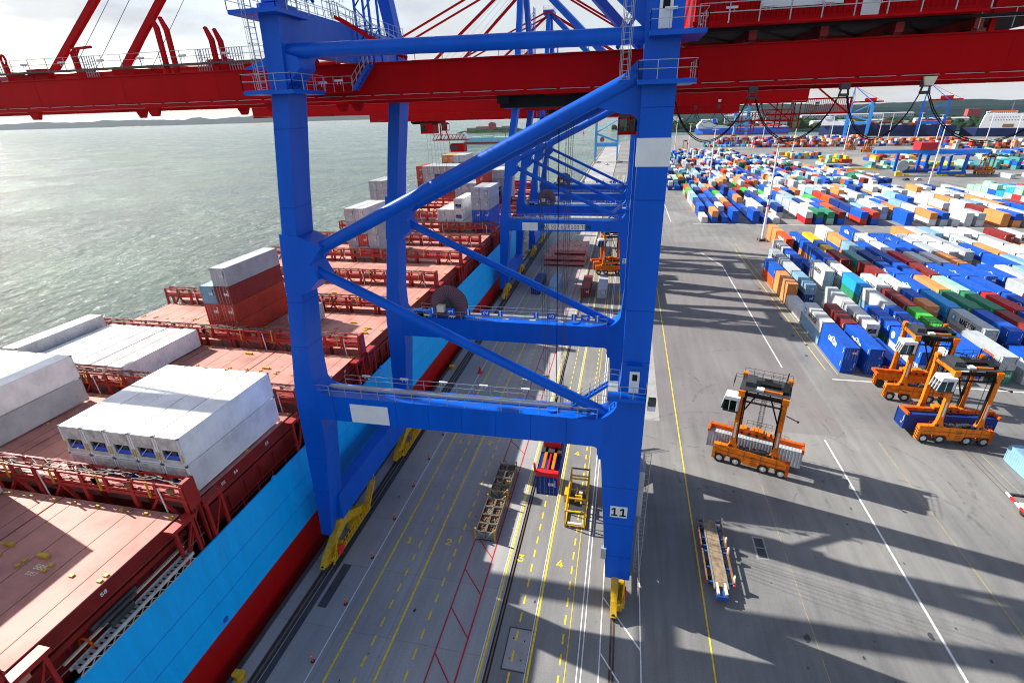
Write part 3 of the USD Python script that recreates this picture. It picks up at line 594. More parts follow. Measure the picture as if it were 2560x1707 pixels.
    for x in (-24.16, -19.22, -14.88, -10.15, -5.32, -2.39):
        st = B(mb().box(x-.32, x+.32, 21.28, 21.34, 22.15, 22.98), 'stripe_board', 'sign_blue')
        MB((CX, 0, 0)).box(x-.08, x+.08, 21.25, 21.275, 22.15, 22.98).build('stripe', 'white', st)
    b = mb()
    for k in range(7): lamp(b, (-25+k*3.6, 21.2, 21.9), .4)
    if near:
        for k in range(6): lamp(b, (-24.5+k*4.1, 2.7, 22.4), .42)
        b.box(.55+2.4, 3.6, -.75, -.3, 23.2, 23.9)
    B(b, 'floodlight', 'white')
    # signs on the near portal beam and leg
    B(mb().box(-25.2, -21.2, -.04, .019, 18.62, 20.68), 'blank_sign', 'white')
    if sign:
        sg = B(mb().box(-19.45, -9.2, -.04, .019, 18.9, 20.4), 'sign_board', 'white'); MB((CX, 0, 0)).text(sign, .98, (-14.3, -.045, 19.65), (1, 0, 0), (0, 0, 1), .01, False, .86).build('sign_text', 'black', sg)
    sg = B(mb().box(.48, 2.08, -.04, .0, 10.7, 12.02), 'number_board', 'white'); MB((CX, 0, 0)).text(number, .9, (1.28, -.045, 11.36), (1, 0, 0), (0, 0, 1), .012, True).build('number', 'black', sg)
    # access door, landing and stair on the landside leg
    B(mb().box(1.32, 2.14, -.05, .02, 24.45, 26.45), 'leg_door', 'white'); B(mb().box(1.55, 1.95, -.065, .0, 25.6, 26.2), 'door_window', 'black'); B(mb().box(1.1, 2.25, -.55, .0, 27.0, 27.2), 'door_canopy')
    B(mb().box(-.4, 2.75, -1.1, .0, 24.1, 24.4), 'landing'); B(mb().box(-.4, .45, 0, 2.0, 24.1, 24.35), 'landing_side', 'galv')
    b, r2 = mb(), mb(); stair(b, r2, (-3.6, 1.5, 21.7), (-.4, 1.5, 24.35), .8); railing(r2, [(-.4, -1.05, 24.4), (2.75, -1.05, 24.4), (2.75, 0, 24.4)], step=1.0); railing(r2, [(-.3, 2, 24.4), (.5, 2, 24.4)], step=.8)
    B(b, 'access_stair'); B(r2, 'access_railing', 'galv')
    if near:
        B(mb().box(2.95, 3.55, -1.3, -.8, 24.0, 24.6), 'leg_floodlight', 'dark_steel')
        b = mb(); ladder(b, (3.2, 1.2, 3), (3.2, 1.2, 17.5), side=(0, 1, 0), out=(1, 0, 0)); b.box(2.9, 3.4, .4, 2.2, 10.8, 16.0); B(b, 'leg_ladder', 'galv')
        B(mb().box(-.15, .35, -.2, .3, 5.3, 6.6), 'control_box', 'galv'); B(mb().box(.43, 2.87, -.05, -.002, 5.55, 5.65), 'seam_strip'); B(mb().box(-31.4, -29.9, -.04, -.002, 8.9, 8.96), 'seam_strip')
    return t
rng_c = random.Random(21)
C1 = make_crane('nearest huge blue gantry crane numbered 11 with a red boom across the top', 'blue and red quay cranes', 38.8, number='11')
C2 = make_crane('blue quay crane behind number 11 with the SWL 50 / 65 / 103 TON sign', 'blue and red quay cranes', 129.0, number='10', sign='SWL 50 / 65 / 103 TON', near=False, trolley_x=-15.6, tip=-100.5, back=38, dz=-.9)
rng_c = random.Random(22)
C3 = make_crane('farthest of the three dark blue quay cranes, with its cab out over the ship', 'blue and red quay cranes', 173.0, number='9', near=False, trolley_x=-69.0, tip=-88, back=32, dz=-3.2)
# ---------------------------------------------------------------- the container ship
def hull_mat(name, col, seam=True):
    N = {'g': ('geometry', {}), 'mp': ('mapping', {'scale': (1.0, .9, .10)}), 'n': ('noise_texture', {'scale': 1.0, 'detail': 6.0, 'roughness': .7}), 'sx': ('separate_xyz', {}),
         'r': ('rgb_ramp', {'ramp': [(.3, tuple(c*.86 for c in col)), (.6, col), (.9, tuple(min(1, c*1.08) for c in col))]}),
         'n2': ('noise_texture', {'scale': 1.6, 'detail': 5.0, 'roughness': .75}), 'r2': ('rgb_ramp', {'ramp': [(.54, (0, 0, 0)), (.78, (.8, .8, .8))]}),
         'mr': ('map_range', {'from_min': 5.5, 'from_max': 12.5, 'to_min': 0.0, 'to_max': .75, 'clamp': True}), 'mu': ('math', {'math_type': 'multiply'}), 'mx': ('mix_color', {'b': (.10, .11, .04)}),
         'p': ('principled_bsdf', {'roughness': .38, 'specular_ior_level': .4}), 'bp': ('bump', {'strength': .15, 'distance': .25}), 'n3': ('noise_texture', {'scale': .22, 'detail': 2.0})}
    L = [('g.position', 'mp.vector'), ('mp.vector', 'n.vector'), ('n.fac', 'r.fac'), ('mp.vector', 'n2.vector'), ('n2.fac', 'r2.fac'), ('g.position', 'sx.vector'), ('sx.z', 'mr.value'), ('r2.color', 'mu.value1'), ('mr.result', 'mu.value2'),
         ('mu.value', 'mx.fac'), ('r.color', 'mx.a'), ('mx.result', 'p.base_color'), ('g.position', 'n3.vector'), ('n3.fac', 'bp.height'), ('bp.normal', 'p.normal')]
    MATS[name] = usdkit.material(stage, '/World/Looks/'+name, N, L, surface='p.BSDF')
hull_mat('hull_blue', (.0, .45, .99)); hull_mat('hull_red', (.36, .002, .003))
mat('hatch_pink', (.52, .225, .18), .6, grime=.38, scale=.28, spec=.3, rust=.12)
mat('lash_rod', (.20, .17, .15), .6, grime=.8, scale=2.0, metal=.2)
mat('lash_red', (.32, .008, .006), .5, grime=.25, scale=1.0, rust=.12)
SX0, SX1 = -81.6, -34.0; SXC = (SX0+SX1)/2
ship = thing('container_ship', 'bright blue container ship with red boot top and rows of red hatch covers', 'ship', (SXC, 90, SEA_Z))
SO = (-SXC, -90, -SEA_Z)
def sb(): return MB(SO)
ST = [(-70, 1, 1), (150, 1, 1), (168, .955, 1), (186, .86, .995), (204, .70, .965), (222, .50, .90), (240, .30, .79), (258, .13, .63), (274, .03, .42), (288, .005, .12)]
HB = (SX1-SX0)/2
def hullpart(z0, z1, k0, k1, name, m):
    b = sb(); v = []; n = len(ST)
    for y, lo, hi in ST:
        for z, k in ((z0, k0), (z1, k1)):
            w = HB*(lo+(hi-lo)*k); v += [(SXC+w, y, z), (SXC-w, y, z)]
    f = []
    for i in range(n-1):
        a, c = 4*i, 4*(i+1); f += [[a, c, c+2], [a, c+2, a+2], [a+1, a+3, c+3], [a+1, c+3, c+1]]
    f += [[0, 2, 3], [0, 3, 1]]
    b.add(v, f); return b.build(name, m, ship, smooth=25)
hullpart(-2.7, 3.3, 0, .25, 'boot_topping', 'hull_red'); hullpart(3.3, 12.2, .25, 1, 'hull', 'hull_blue')
b = sb(); v = [(SXC+s_*HB*hi, y, 11.6) for y, lo, hi in ST for s_ in (1, -1)]
b.add(v, [f for i in range(len(ST)-1) for f in ([2*i, 2*i+2, 2*i+3], [2*i, 2*i+3, 2*i+1])][:]).build('deck', 'deck_red', ship)
b = sb(); b.add(v, [f[::-1] for i in range(len(ST)-1) for f in ([2*i, 2*i+2, 2*i+3], [2*i, 2*i+3, 2*i+1])]).build('deck_underside', 'deck_red', ship)
for z in (6.1, 8.75):
    sb().box(SX1-.01, SX1+.012, -60, 150, z, z+.05).build('plate_seam', 'sign_blue', ship)
b = sb(); b.box(SX1-.12, SX1+.04, -60, 160, 12.1, 12.28); b.build('gunwale', 'hull_blue', ship)
def open_side(b, y0, y1, x=-35.15):
    pass
LBY = [-4.0, 11.4, 27.0, 43.2, 58.0, 73.6, 88.6, 104.6, 120.8, 136.2, 152.3, 167.6, 183, 198.5, 214, 229.5]
def half(y):
    return float(np.interp(y, [s_[0] for s_ in ST], [HB*s_[2] for s_ in ST]))
rs = random.Random(3)
for k, y0 in enumerate(LBY[:-1]):
    y1 = LBY[k+1]; w = half(y1+2)-1.25; c0, c1 = y0+1.75, y1-.35
    xr, xl = SXC+w, SXC-w
    # hatch coaming with stiffener openings, then the cover panels
    b = sb(); b.box(xl+.35, xr-.35, c0+.1, c1-.1, 11.6, 14.6)
    yy = c0+.8
    while yy < c1-1: b.box(xr-.35, xr-.1, yy, yy+.18, 11.6, 14.5); yy += 2.3
    b.box(xr-.4, xr+.1, c0, c1, 14.0, 14.45)
    b.build('hatch_coaming', 'deck_red', ship)
    cuts = [xr, SXC+w*.455, SXC-w*.03, SXC-w*.5, xl]
    for j in range(4):
        a, c = cuts[j+1]+.22, cuts[j]-.0
        cv = sb().box(a, c, c0, c1, 14.65, 16.08).build('hatch_cover', 'hatch_pink', ship)
        if y0 > 170: continue
        b = sb(); n = int((c-a)/2.53)
        for e in (c0+.35, c1-.55, (c0+c1)/2-.3, (c0+c1)/2+.2):
            for q_ in range(n+1):
                if rs.random() < .25: continue
                x = c-.35-q_*2.53; b.box(x-.17, x+.17, e, e+.26, 16.08, 16.20)
        b.build('twistlock_pad', 'dirty_yellow', cv, kind='stuff')
        if j < 2:
            b = sb()
            for q_ in range(3):
                x = rs.uniform(a+1, c-1); y = rs.uniform(c0+1, c1-1); b.box(x-.5, x+.5, y-.14, y+.14, 16.08, 16.32)
            b.build('lashing_box', 'dirty_yellow', cv, kind='stuff')
        b = sb()
        for q_ in range(4):
            xx = a+(c-a)*(q_+.5)/4; b.box(xx-.03, xx+.03, c0+.1, c1-.1, 16.08, 16.095)
        b.build('weld_seam', 'rusty', cv)
    sb().box(xr+.005, xr+.03, c0, c1, 14.7, 16.0).build('cover_edge', 'deck_red', ship)
    # outboard container pedestals
    for yy in (c0+.4, c1-.9):
        if y0 > 160: continue
        b = sb(); b.box(xr+.25, xr+1.15, yy-1.0, yy+1.4, 15.7, 16.05)
        for e in (-.7, 1.0): b.bar((xr+.95, yy+e, 12), (xr+.95, yy+e, 15.7), .25)
        b.bar((xr+.95, yy-.7, 12.0), (xr+.95, yy+1.0, 15.6), .16); b.build('container_pedestal', 'lash_red', ship)
for k, y in enumerate(LBY):
    w = half(y)-.55; xl, xr = SXC-w, SXC+w
    zt, zm, zb = 18.8, 17.55, 14.4
    lb = sb().box(xl, xr, y+.06, y+1.14, 17.9, 18.0).build('lashing_bridge', 'lash_red', ship)
    for yf in (y, y+1.2):
        b = sb()
        for z, h_ in ((zt, .2), (17.86, .22), (zm, .34)): b.box(xl, xr, yf-.08, yf+.08, z-h_, z)
        n = int(round((xr-xl)/2.55)); P_ = (xr-xl)/n
        for q_ in range(n+1):
            x = xl+q_*P_; b.box(x-.16, x+.16, yf-.1, yf+.1, zm-.4, zt)
        b.build('truss_chord', 'lash_red', lb)
        b = sb(); m_ = n//2
        for q_ in range(m_+1):
            x = xl+q_*(xr-xl)/m_; b.box(x-.2, x+.2, yf-.12, yf+.12, 12.0, zm)
            if q_ < m_ and q_ % 3 != 1 and yf == y:
                xa = x+(xr-xl)/m_
                xm = (x+xa)/2; b.bar((xm, yf, zm-.2), (x+.3, yf, zb), .26, .2); b.bar((xm, yf, zm-.2), (xa-.3, yf, zb), .26, .2)
        b.build('truss_post', 'lash_red', lb, kind='stuff' if y > 170 else None)
    if y < 165 and y > 10:
        b = sb(); n = 210 if y < 95 else 90
        for q_ in range(n):
            x = rs.uniform(xl+.5, xr-.5); yy = y+rs.uniform(.1, 1.1); a = rs.gauss(0, .25); L_ = rs.uniform(.5, 1.5); z = zt+rs.uniform(-.02, .14)
            b.bar((x, yy, z), (x+L_*math.cos(a), min(y+1.3, max(y-.1, yy+L_*math.sin(a))), z+rs.uniform(-.1, .1)), .045)
        b.build('lashing_rods', 'lash_rod', lb, kind='stuff')
        b = sb()
        for q_ in range(60):
            x = rs.uniform(xl+.5, xr-.5); b.box(x-.3, x+.3, y-.12, y+.02, 17.95, 18.45) if rs.random() < .3 else b.lump((x, y+rs.uniform(0, 1.1), 18.85), .13, q_, 0)
        b.build('turnbuckles', 'rusty', lb, kind='stuff')
        for q_ in range(8):
            x = xr-3.2-q_*5.1; sb().bar((x, y-.2, 17.4), (x+.1, y-.25, 19.1), .12, .12).build('yellow_hook', 'dirty_yellow', lb)
        for q_ in range(4):
            x = xr-2.2-q_*12.7; sb().bar((x, y-.16, 18.5), (x+.25, y-.16, 14.6), .12, .06).build('white_strip', 'white', lb)
    # end frame at the ship's side
    b = sb(); b.box(xr-.1, xr+.25, y, y+1.2, 16.3, 19.1); b.bar((xr+.05, y+.1, 12), (xr+.05, y+.1, 17), .3); b.bar((xr+.05, y+1.1, 12), (xr+.05, y+1.1, 17), .3); b.bar((xr+.05, y-1.5, 12.1), (xr+.05, y+.6, 15.9), .2); b.build('end_frame', 'lash_red', lb)
# rails along the side, gangway and reel
b = sb(); railing(b, [(SX1-.15, -20, 12.2), (SX1-.15, 13.5, 12.2)], step=1.8); railing(b, [(SX1-.15, 30, 12.2), (SX1-.15, 160, 12.2)], step=2.2, r=.03); b.build('side_rail', 'lash_red', ship)
g = sb(); gx, ga, gc, gz = SX1+.05, 15.4, 25.6, 13.0
for x in (gx-.55, gx+.12): g.bar((x, ga, gz), (x, gc, gz+.15), .10, .28)
gw = g.build('gangway', 'alu', ship)
b = sb(); n = 26
for q_ in range(n): y = ga+(gc-ga)*(q_+.5)/n; b.bar((gx-.5, y, gz+.1), (gx+.1, y, gz+.1), .22, .05)
b.build('gangway_tread', 'galv', gw)
b = sb()
for q_ in range(13):
    y = ga+(gc-ga)*q_/13; y2 = ga+(gc-ga)*(q_+1)/13; b.bar((gx+.16, y, gz-.5), (gx+.16, y2, gz+.25), .05); b.bar((gx+.16, y, gz+.25), (gx+.16, y2, gz-.5), .05)
b.bar((gx+.16, ga, gz-.5), (gx+.16, gc, gz-.45), .07); b.build('gangway_lattice', 'alu', gw)
b = sb(); b.bar((gx-.7, ga, gz+.55), (gx-.7, gc, gz+.7), .14, .1); b.bar((gx-.9, ga, gz+.35), (gx-.9, gc, gz+.5), .10, .1); b.build('gangway_rail', 'cream', gw)
b = sb(); b.box(-35.0, -34.3, 18.5, 20.4, 12.2, 13.6); b.tube((-34.9, 17.6, 13.9), (-34.9, 21.2, 13.9), .18, 8); b.tube((-34.45, 18, 13.9), (-34.45, 20.8, 13.9), .14, 8); b.build('winch', 'dark_steel', ship)
b = sb(); b.path([(-34.9, 17.0, 13.0+.62*math.sin(a)) if False else (-34.9+.62*math.cos(a), 17.0, 13.2+.62*math.sin(a)) for a in np.linspace(0, 2*PI, 17)], .08, 5); b.build('winch_flange', 'orange_deep', ship)
b = sb(); b.tube((-34.7, 12, 13.6), (-34.5, 27.5, 14.1), .02, 4); b.tube((-34.4, 12, 13.2), (-34.3, 27.5, 13.5), .02, 4); b.build('mooring_wire', 'galv', ship)
b = sb()
for y in (12.0, 13.2): b.box(-35.0, -34.2, y-.4, y+.4, 15.2, 15.9)
b.build('deck_box', 'hatch_pink', ship)
mat('text_cream', (.72, .62, .42), .6); mat('text_white', (.85, .85, .85), .6)
for t_, h_, x, y, up in (('585', .42, -41.3, 19.95, (0, 1, 0)), ('335T', .28, -41.4, 19.35, (0, 1, 0))):
    sb().text(t_, h_, (x, y, 16.085), (1, 0, 0), up, .01).build('cover_number', 'text_cream', ship)
for t_, y in (('58', 19.4), ('55', 31.6), ('54', 33.3), ('53', 38.0), ('57', 13.6), ('51', 46.4), ('50', 54.5), ('47', 61.5), ('45', 69.5)):
    sb().text(t_, .30, (SX1-1.21+.02, y, 15.4), (0, 1, 0), (0, 0, 1), .01).build('bay_number', 'text_white', ship)
for y in (36.4, 62, 98): sb().tube((SX1-.05, y, 12.25), (SX1+.12, y, 12.25), .32, 14).build('fairlead', 'hull_blue', ship)
for y in (31, 33.2, 72, 74): sb().tube((-34.55, y, 11.62), (-34.55, y, 11.66), .25, 12).build('deck_spot', 'yellow', ship)
sb().lump((SX1+.01, 26.3, 4.0), .35, 3, 1, (.06, 1, .9)).build('hull_stain', 'sign_blue', ship)
# ---------------------------------------------------------------- containers
COL = {'B': ('royal blue', (.010, .085, .46)), 'D': ('dark blue', (.010, .040, .20)), 'L': ('steel blue', (.20, .36, .50)), 'C': ('sky blue', (.02, .30, .72)), 'W': ('white', (.52, .53, .53)),
       'G': ('grey', (.40, .43, .45)), 'O': ('tan orange', (.66, .25, .08)), 'H': ('orange red', (.70, .085, .015)), 'R': ('maroon', (.20, .024, .022)), 'r': ('red', (.52, .022, .03)),
       'E': ('dark green', (.03, .21, .11)), 'g': ('bright green', (.07, .48, .05)), 'P': ('pale green', (.30, .50, .38)), 'Y': ('yellow', (.74, .42, .02)), 'T': ('teal', (.06, .25, .25)), 'X': ('rust red', (.44, .045, .025)), 'V': ('bright white', (.80, .80, .785)), 'Q': ('pinkish grey', (.50, .40, .37)), 'Z': ('pale grey', (.54, .57, .60))}
for k, (n, c) in COL.items(): mat('box_'+n.replace(' ', '_'), c, .42, grime=.2, scale=.5, rust=.14, vary=.14, spec=.2)
mat('castings', (.13, .12, .11), .6, grime=.4, rust=.4); mat('reefer_end', (.55, .54, .48), .55, grime=.4, scale=1.5, rust=.2)
def cm(k): return 'box_'+COL[k][0].replace(' ', '_')
W2 = 1.219
TXT = {'M': ('MAERSK', 'black', 1.15, .62), 'S': ('MAERSK', 'black', .95, .6), 'c': ('CMA CGM', 'text_white', .95, .5), 'h': ('HAMBURG SÜD', 'text_white', 1.0, .5), 'k': ('CAPITAL', 'text_white', .8, .45), 's': ('Safmarine', 'text_white', 1.15, .5), 'l': ('Hapag-Lloyd', 'line_yellow', .6, .6)}
PROTO = {}
def container(k, L, H, kind, txt, label, loc, rz=0.0, group=None):
    """origin at the middle of the near end's lower edge; the length runs along +y"""
    key = (k, L, H, kind, txt)
    if key in PROTO: return copy(PROTO[key], loc, rz, label, group)
    t = thing('shipping_container', label, 'container', loc, rz, group); PROTO[key] = t
    m = cm(k)
    b = MB(); w = W2
    for x in (-w+.07, w-.07):
        for y in (.07, L-.07): b.box(x-.07, x+.07, y-.07, y+.07, .1, H-.1)
        b.box(x-.06, x+.06, .1, L-.1, 0.03, .16); b.box(x-.05, x+.05, .1, L-.1, H-.12, H-.02)
    for y in (.06, L-.06):
        b.box(-w+.1, w-.1, y-.06, y+.06, .03, .16); b.box(-w+.1, w-.1, y-.06, y+.06, H-.14, H-.02)
    fr = b.build('frame', m, t)
    b = MB()
    for x in (-w+.07, w-.07):
        for y in (.085, L-.085):
            for z in (.06, H-.06): b.box(x-.085, x+.085, y-.1, y+.1, z-.062, z+.062)
    b.build('corner_castings', 'castings', fr, kind='stuff')
    if kind == 'reefer':
        for s in (-1, 1):
            b = MB(); b.box(s*(w-.03)-.02, s*(w-.03)+.02, .12, L-.12, .15, H-.1)
            n = 20
            for i in range(1, n): y = L*i/n; b.box(s*(w-.005)-.006, s*(w-.005)+.006, y-.015, y+.015, .18, H-.14)
            b.build('side_panel', m, t)
        b = MB(); b.box(-w+.1, w-.1, .12, L-.12, H-.06, H-.015)
        b.box(-w+.3, w-.3, L*.36, L*.37, H-.015, H-.005); b.build('roof', m, t)
        b = MB(); b.box(-w+.14, w-.14, .03, .10, 1.55, H-.15); b.box(-w+.14, w-.14, .03, .10, .15, .55); b.box(-w+.14, -w+.40, .03, .1, .55, 1.55); b.box(w-.40, w-.14, .03, .1, .55, 1.55)
        b.box(-w+.3, -.1, .0, .03, 1.8, 2.3); b.box(.05, w-.3, .0, .03, 1.9, 2.5); b.bar((-w+.5, .05, .6), (.2, .05, 1.5), .06); ep = b.build('machinery_end', 'reefer_end', t)
        MB().box(-w+.4, w-.4, .28, .3, .5, 1.6).build('fan_recess', 'black', ep); MB().box(-w+.45, w-.5, .1, .28, .6, 1.0).build('compressor', 'sign_blue' if len(PROTO) % 2 else 'dark_steel', ep)
        MB().tube((.3, .1, 1.25), (.3, .29, 1.25), .25, 10).build('fan', 'dark_steel', ep)
        for x in (-w+.08, w-.08): MB().box(x-.06, x+.06, -.02, .0, .5, 1.3).build('yellow_mark', 'dirty_yellow', ep)
    elif kind == 'tank':
        pass
    else:
        for s in (-1, 1):
            b = MB(); pts = ((s*(w-.045), .14), (s*(w-.045), L-.14)) if s > 0 else ((s*(w-.045), L-.14), (s*(w-.045), .14))
            corr(b, pts[0], pts[1], .16, H-.12, .036, .38, (s, 0)); b.build('side_panel', m, t)
        b = MB(); n = int(L/.42); v, f = [], []
        for i in range(n):
            y = .12+(L-.24)*i/n; p = (L-.24)/n
            for u, d in ((0, 0), (.4, 0), (.5, .022), (.9, .022)): v += [(-w+.1, y+p*u, H-.05+d), (w-.1, y+p*u, H-.05+d)]
        v += [(-w+.1, L-.12, H-.05), (w-.1, L-.12, H-.05)]
        for i in range(len(v)//2-1): f += [[2*i, 2*i+1, 2*i+3], [2*i, 2*i+3, 2*i+2]]
        b.add(v, f); b.build('roof', m, t)
        if kind == 'door':
            for s in (-1, 1):
                b = MB(); a, c = (s*.01, s*(w-.14)) if s > 0 else (s*(w-.14), s*.01)
                b.box(a, c, .05, .09, .16, H-.14)
                for q_ in range(4): z = .35+q_*(H-.5)/4; b.box(a+.06, c-.06, .03, .05, z, z+(H-.5)/4-.16)
                d = b.build('door', m, t)
                for x in (a+(c-a)*.28, a+(c-a)*.72): MB().tube((x, .01, .1), (x, .01, H-.08), .026, 5).build('lock_rod', 'galv', d)
                if s > 0: MB().box(a+.15, a+.42, .015, .03, 1.35, 1.75).box(a+.52, a+.8, .015, .03, 1.35, 1.75).build('door_decal', 'white', d)
        else:
            b = MB(); corr(b, (-w+.14, .10), (w-.14, .10), .16, H-.14, .05, .25, (0, -1)); b.build('end_panel', m, t)
            MB().box(w-.75, w-.45, .015, .03, .75, 1.0).build('end_decal', 'dirty_yellow', t)
        b = MB(); corr(b, (w-.14, L-.10), (-w+.14, L-.10), .16, H-.14, .05, .25, (0, 1)); b.build('end_panel', m, t)
    if kind != 'reefer':
        b = MB()
        for i in range(4): b.box(-W2-.012, -W2-.0, .55+.0*i, .70, H*.80-i*.26, H*.80-i*.26+.16)
        for i in range(5): b.box(w-.36, w-.26, -.012 if kind == 'door' else .02, .04, H*.78-i*.2, H*.78-i*.2+.12)
        b.build('id_marks', 'text_white' if k not in 'WGPL' else 'black', t, kind='stuff')
    if txt:
        s_, mm, h, sx = TXT[txt]
        if L < 7: h *= .8
        yc = L*.5; b = MB(); b.text(s_, h, (-W2-.012, yc-(.6 if txt in 'MS' else 0), H*.52), (0, -1, 0), (0, 0, 1), .012, True, sx*(1.35 if L > 7 else .9)); b.build('lettering', mm, t)
        if txt == 'S': MB().text('SEALAND', .6, (-W2-.012, yc-.6, H*.52-.95), (0, -1, 0), (0, 0, 1), .012, True, 1.0).build('lettering', mm, t)
        if txt in 'MS':
            lg = MB().box(-W2-.018, -W2-.004, L*.80, L*.80+1.3, H*.5-.65, H*.5+.65).build('emblem', 'box_sky_blue', t)
            a = [(L*.80+.65+(.5 if i % 2 == 0 else .2)*math.sin(i*PI/7), H*.5+(.5 if i % 2 == 0 else .2)*math.cos(i*PI/7)) for i in range(14)]
            MB().prism(a, 'x', -W2-.03, -W2-.019).build('star', 'text_white', lg)
        if txt == 's': MB().tube((-W2-.03, L*.88, H*.52), (-W2-.004, L*.88, H*.52), .75, 18).build('emblem', 'text_white', t)
        if txt == 'c': MB().path([(-W2-.02, yc+.6-1.6*u, H*.52+.5+.35*math.sin(PI*u)) for u in np.linspace(0, 1, 7)], .06, 4).build('swoosh', 'text_white', t)
        if txt == 'l': MB().box(-W2-.012, -W2-.003, L*.18, L*.42, H*.3, H*.72).build('colour_patch', 'box_orange_red', t)
    return t
ORD = ['first', 'second', 'third', 'fourth', 'fifth', 'sixth', 'seventh', 'eighth', 'ninth', 'tenth', 'eleventh', 'twelfth', 'thirteenth', 'fourteenth', 'fifteenth', 'sixteenth', 'seventeenth', 'eighteenth', 'nineteenth', 'twentieth', 'twenty-first', 'twenty-second', 'twenty-third', 'twenty-fourth', 'twenty-fifth', 'twenty-sixth', 'twenty-seventh', 'twenty-eighth', 'twenty-ninth', 'thirtieth', 'thirty-first', 'thirty-second', 'thirty-third', 'thirty-fourth', 'thirty-fifth', 'thirty-sixth']
TIER = ['bottom', 'second tier', 'third tier', 'fourth tier']
def deck_stack(cols, x0, y, where, pitch=2.54, z0=16.22, H=2.9, L=12.19, step=-1, wd='from the quay'):
    """columns of containers on deck; x0 is the first column's middle"""
    for i, c in enumerate(cols):
        z = z0
        for j, k in enumerate(c):
            kind = 'reefer' if k.islower() and k in 'wpq' else 'door'
            kk = {'w': 'V', 'p': 'P', 'q': 'G'}.get(k, k)
            lev = 'lone' if len(c) == 1 else ('top' if j == len(c)-1 else TIER[j])
            container(kk, L, H, kind, None, f'{lev} {COL[kk][0]} {"refrigerated " if kind == "reefer" else ""}container, {ORD[i]} column {wd}, {where}'.replace('refrigerated container', 'reefer'), (x0+step*i*pitch, y, z), 0, 'containers on the ship')
            z += H+.01
deck_stack([['w', 'w'], ['w', 'w'], ['w', 'w'], ['w', 'w'], ['w', 'w']], -36.83, 29.0, 'nearest white block')
deck_stack([['q', 'w'], ['w', 'w'], ['w', 'w'], ['w', 'w'], ['w', 'w']], -62.85, 29.2, 'white block at left edge')
deck_stack([['W', 'w', 'w', 'W'], ['W', 'W', 'W', 'W'], ['W', 'W', 'W', 'W']], -54.65, 13.9, 'white block cut by frame edge', H=2.62)
deck_stack([['V'], ['Q'], ['Z'], ['Z'], ['V'], ['V']], -60.9, 45.0, 'low row behind the white blocks', H=2.6)
deck_stack([['W', 'W']], -77.0, 45.0, 'low row at the sea side', H=2.0)
deck_stack([['X', 'X', 'R', 'G'], ['X', 'X', 'L']], -56.4, 60.2, 'red stack beside the sea', H=2.74)
container('G', 6.06, 2.6, 'door', None, 'short grey container alone on deck beside the red and grey stack', (-48.6, 64.5, 16.22))
deck_stack([['G', 'G', 'G'], ['G', 'X', 'G', 'W'], ['G', 'G', 'G', 'W']], -55.5, 106.4, 'grey stack amid the lashing bridges', H=2.85)
deck_stack([['G', 'G', 'G', 'G'], ['G', 'G', 'G', 'G'], ['D', 'D'], ['D', 'D']], -78.2, 154.3, 'grey stack at the far side', step=1, wd='from the sea')
deck_stack([['B', 'B', 'G', 'G'], ['B', 'B', 'G', 'G'], ['W'], ['w', 'w', 'w'], ['W', 'W'], ['W', 'W']], -37.4, 138.0, 'block by the quay')
deck_stack([['G', 'G', 'X', 'X'], ['G', 'G', 'G'], ['G', 'G', 'G'], ['G', 'G', 'G']], -47.4, 170.0, 'block beyond the second crane leg')
deck_stack([['R', 'R', 'X', 'X'], ['G', 'G', 'G', 'G'], ['G', 'G', 'G', 'G'], ['D', 'D', 'D', 'G'], ['G', 'G', 'G', 'G'], ['G', 'G', 'G', 'G'], ['G', 'G', 'G', 'W'], ['G', 'G', 'W']], -80.5, 200.2, 'farthest wide block', step=1, wd='from the sea')
deck_stack([['G', 'G', 'X', 'X', 'O'], ['G', 'G', 'G', 'W', 'O'], ['G', 'G', 'G', 'W', 'W'], ['G', 'G', 'X', 'X', 'W']], -75.0, 216, 'block behind the farthest', step=1, wd='from the sea')
deck_stack([['G', 'G', 'G', 'W'], ['D', 'D', 'G', 'W'], ['G', 'G', 'G', 'W'], ['G', 'W', 'G', 'G'], ['G', 'G', 'G', 'X']], -42.5, 185.5, 'block by the third crane leg')
# ---------------------------------------------------------------- the yard
YARD = []   # (x, y, z, colour, length, height, kind, text, where)
PX, PY = 4.15, 12.78
N0 = {0: ['BB', 'LW', 'W', 'OO', 'HB', '', '', '', ''], 1: ['BBc', 'RR', '', 'DL', 'GG', 'WGM', '', '', ''], 2: ['B', 'GWS', 'WW', '', '', 'BB', 'WW', '', ''],
      3: ['GBs', 'EB', '', '', 'WWM', 'B', '', 'HHh', 'OO'], 4: ['', 'BB', 'LW', 'EC', 'GWM', 'CB', 'OB', 'DBc', ''], 5: ['WB', '2Rg', '2DR', 'gW', 'R', 'RR', '2rY', 'rY', ''],
      6: ['EGl', 'R', '2RO', 'BW', 'RR', '2YT', 'O', 'W', ''], 7: ['W', 'GGM', 'BC', 'DBc', 'RB', 'HD', 'OL', 'BO', 'WW'], 8: ['B', 'DB', 'BEk', 'RO', 'DB', 'WB', 'WB', 'W', ''],
      9: ['D', 'BR', 'DEk', 'EP', 'RR', 'Or', 'WW', 'RW', 'BB'], 10: ['', 'RB', 'Rr', 'DB', 'BBs', 'WW', 'BB', 'WB', ''], 11: ['', 'BW', 'WB', 'BB', 'BBc', 'LW', 'BB', 'BBc', 'W']}
ry = random.Random(77)
POOL_N = 'BBBDDDWWWGGOORRXrELCHBPYTW'; POOL_R = 'WWWWWGGGGOOBLBRWBGDWO'; POOL_F = 'BBBBDDDDWWWWGGGGGZOOXRREPLLHWGDBg'
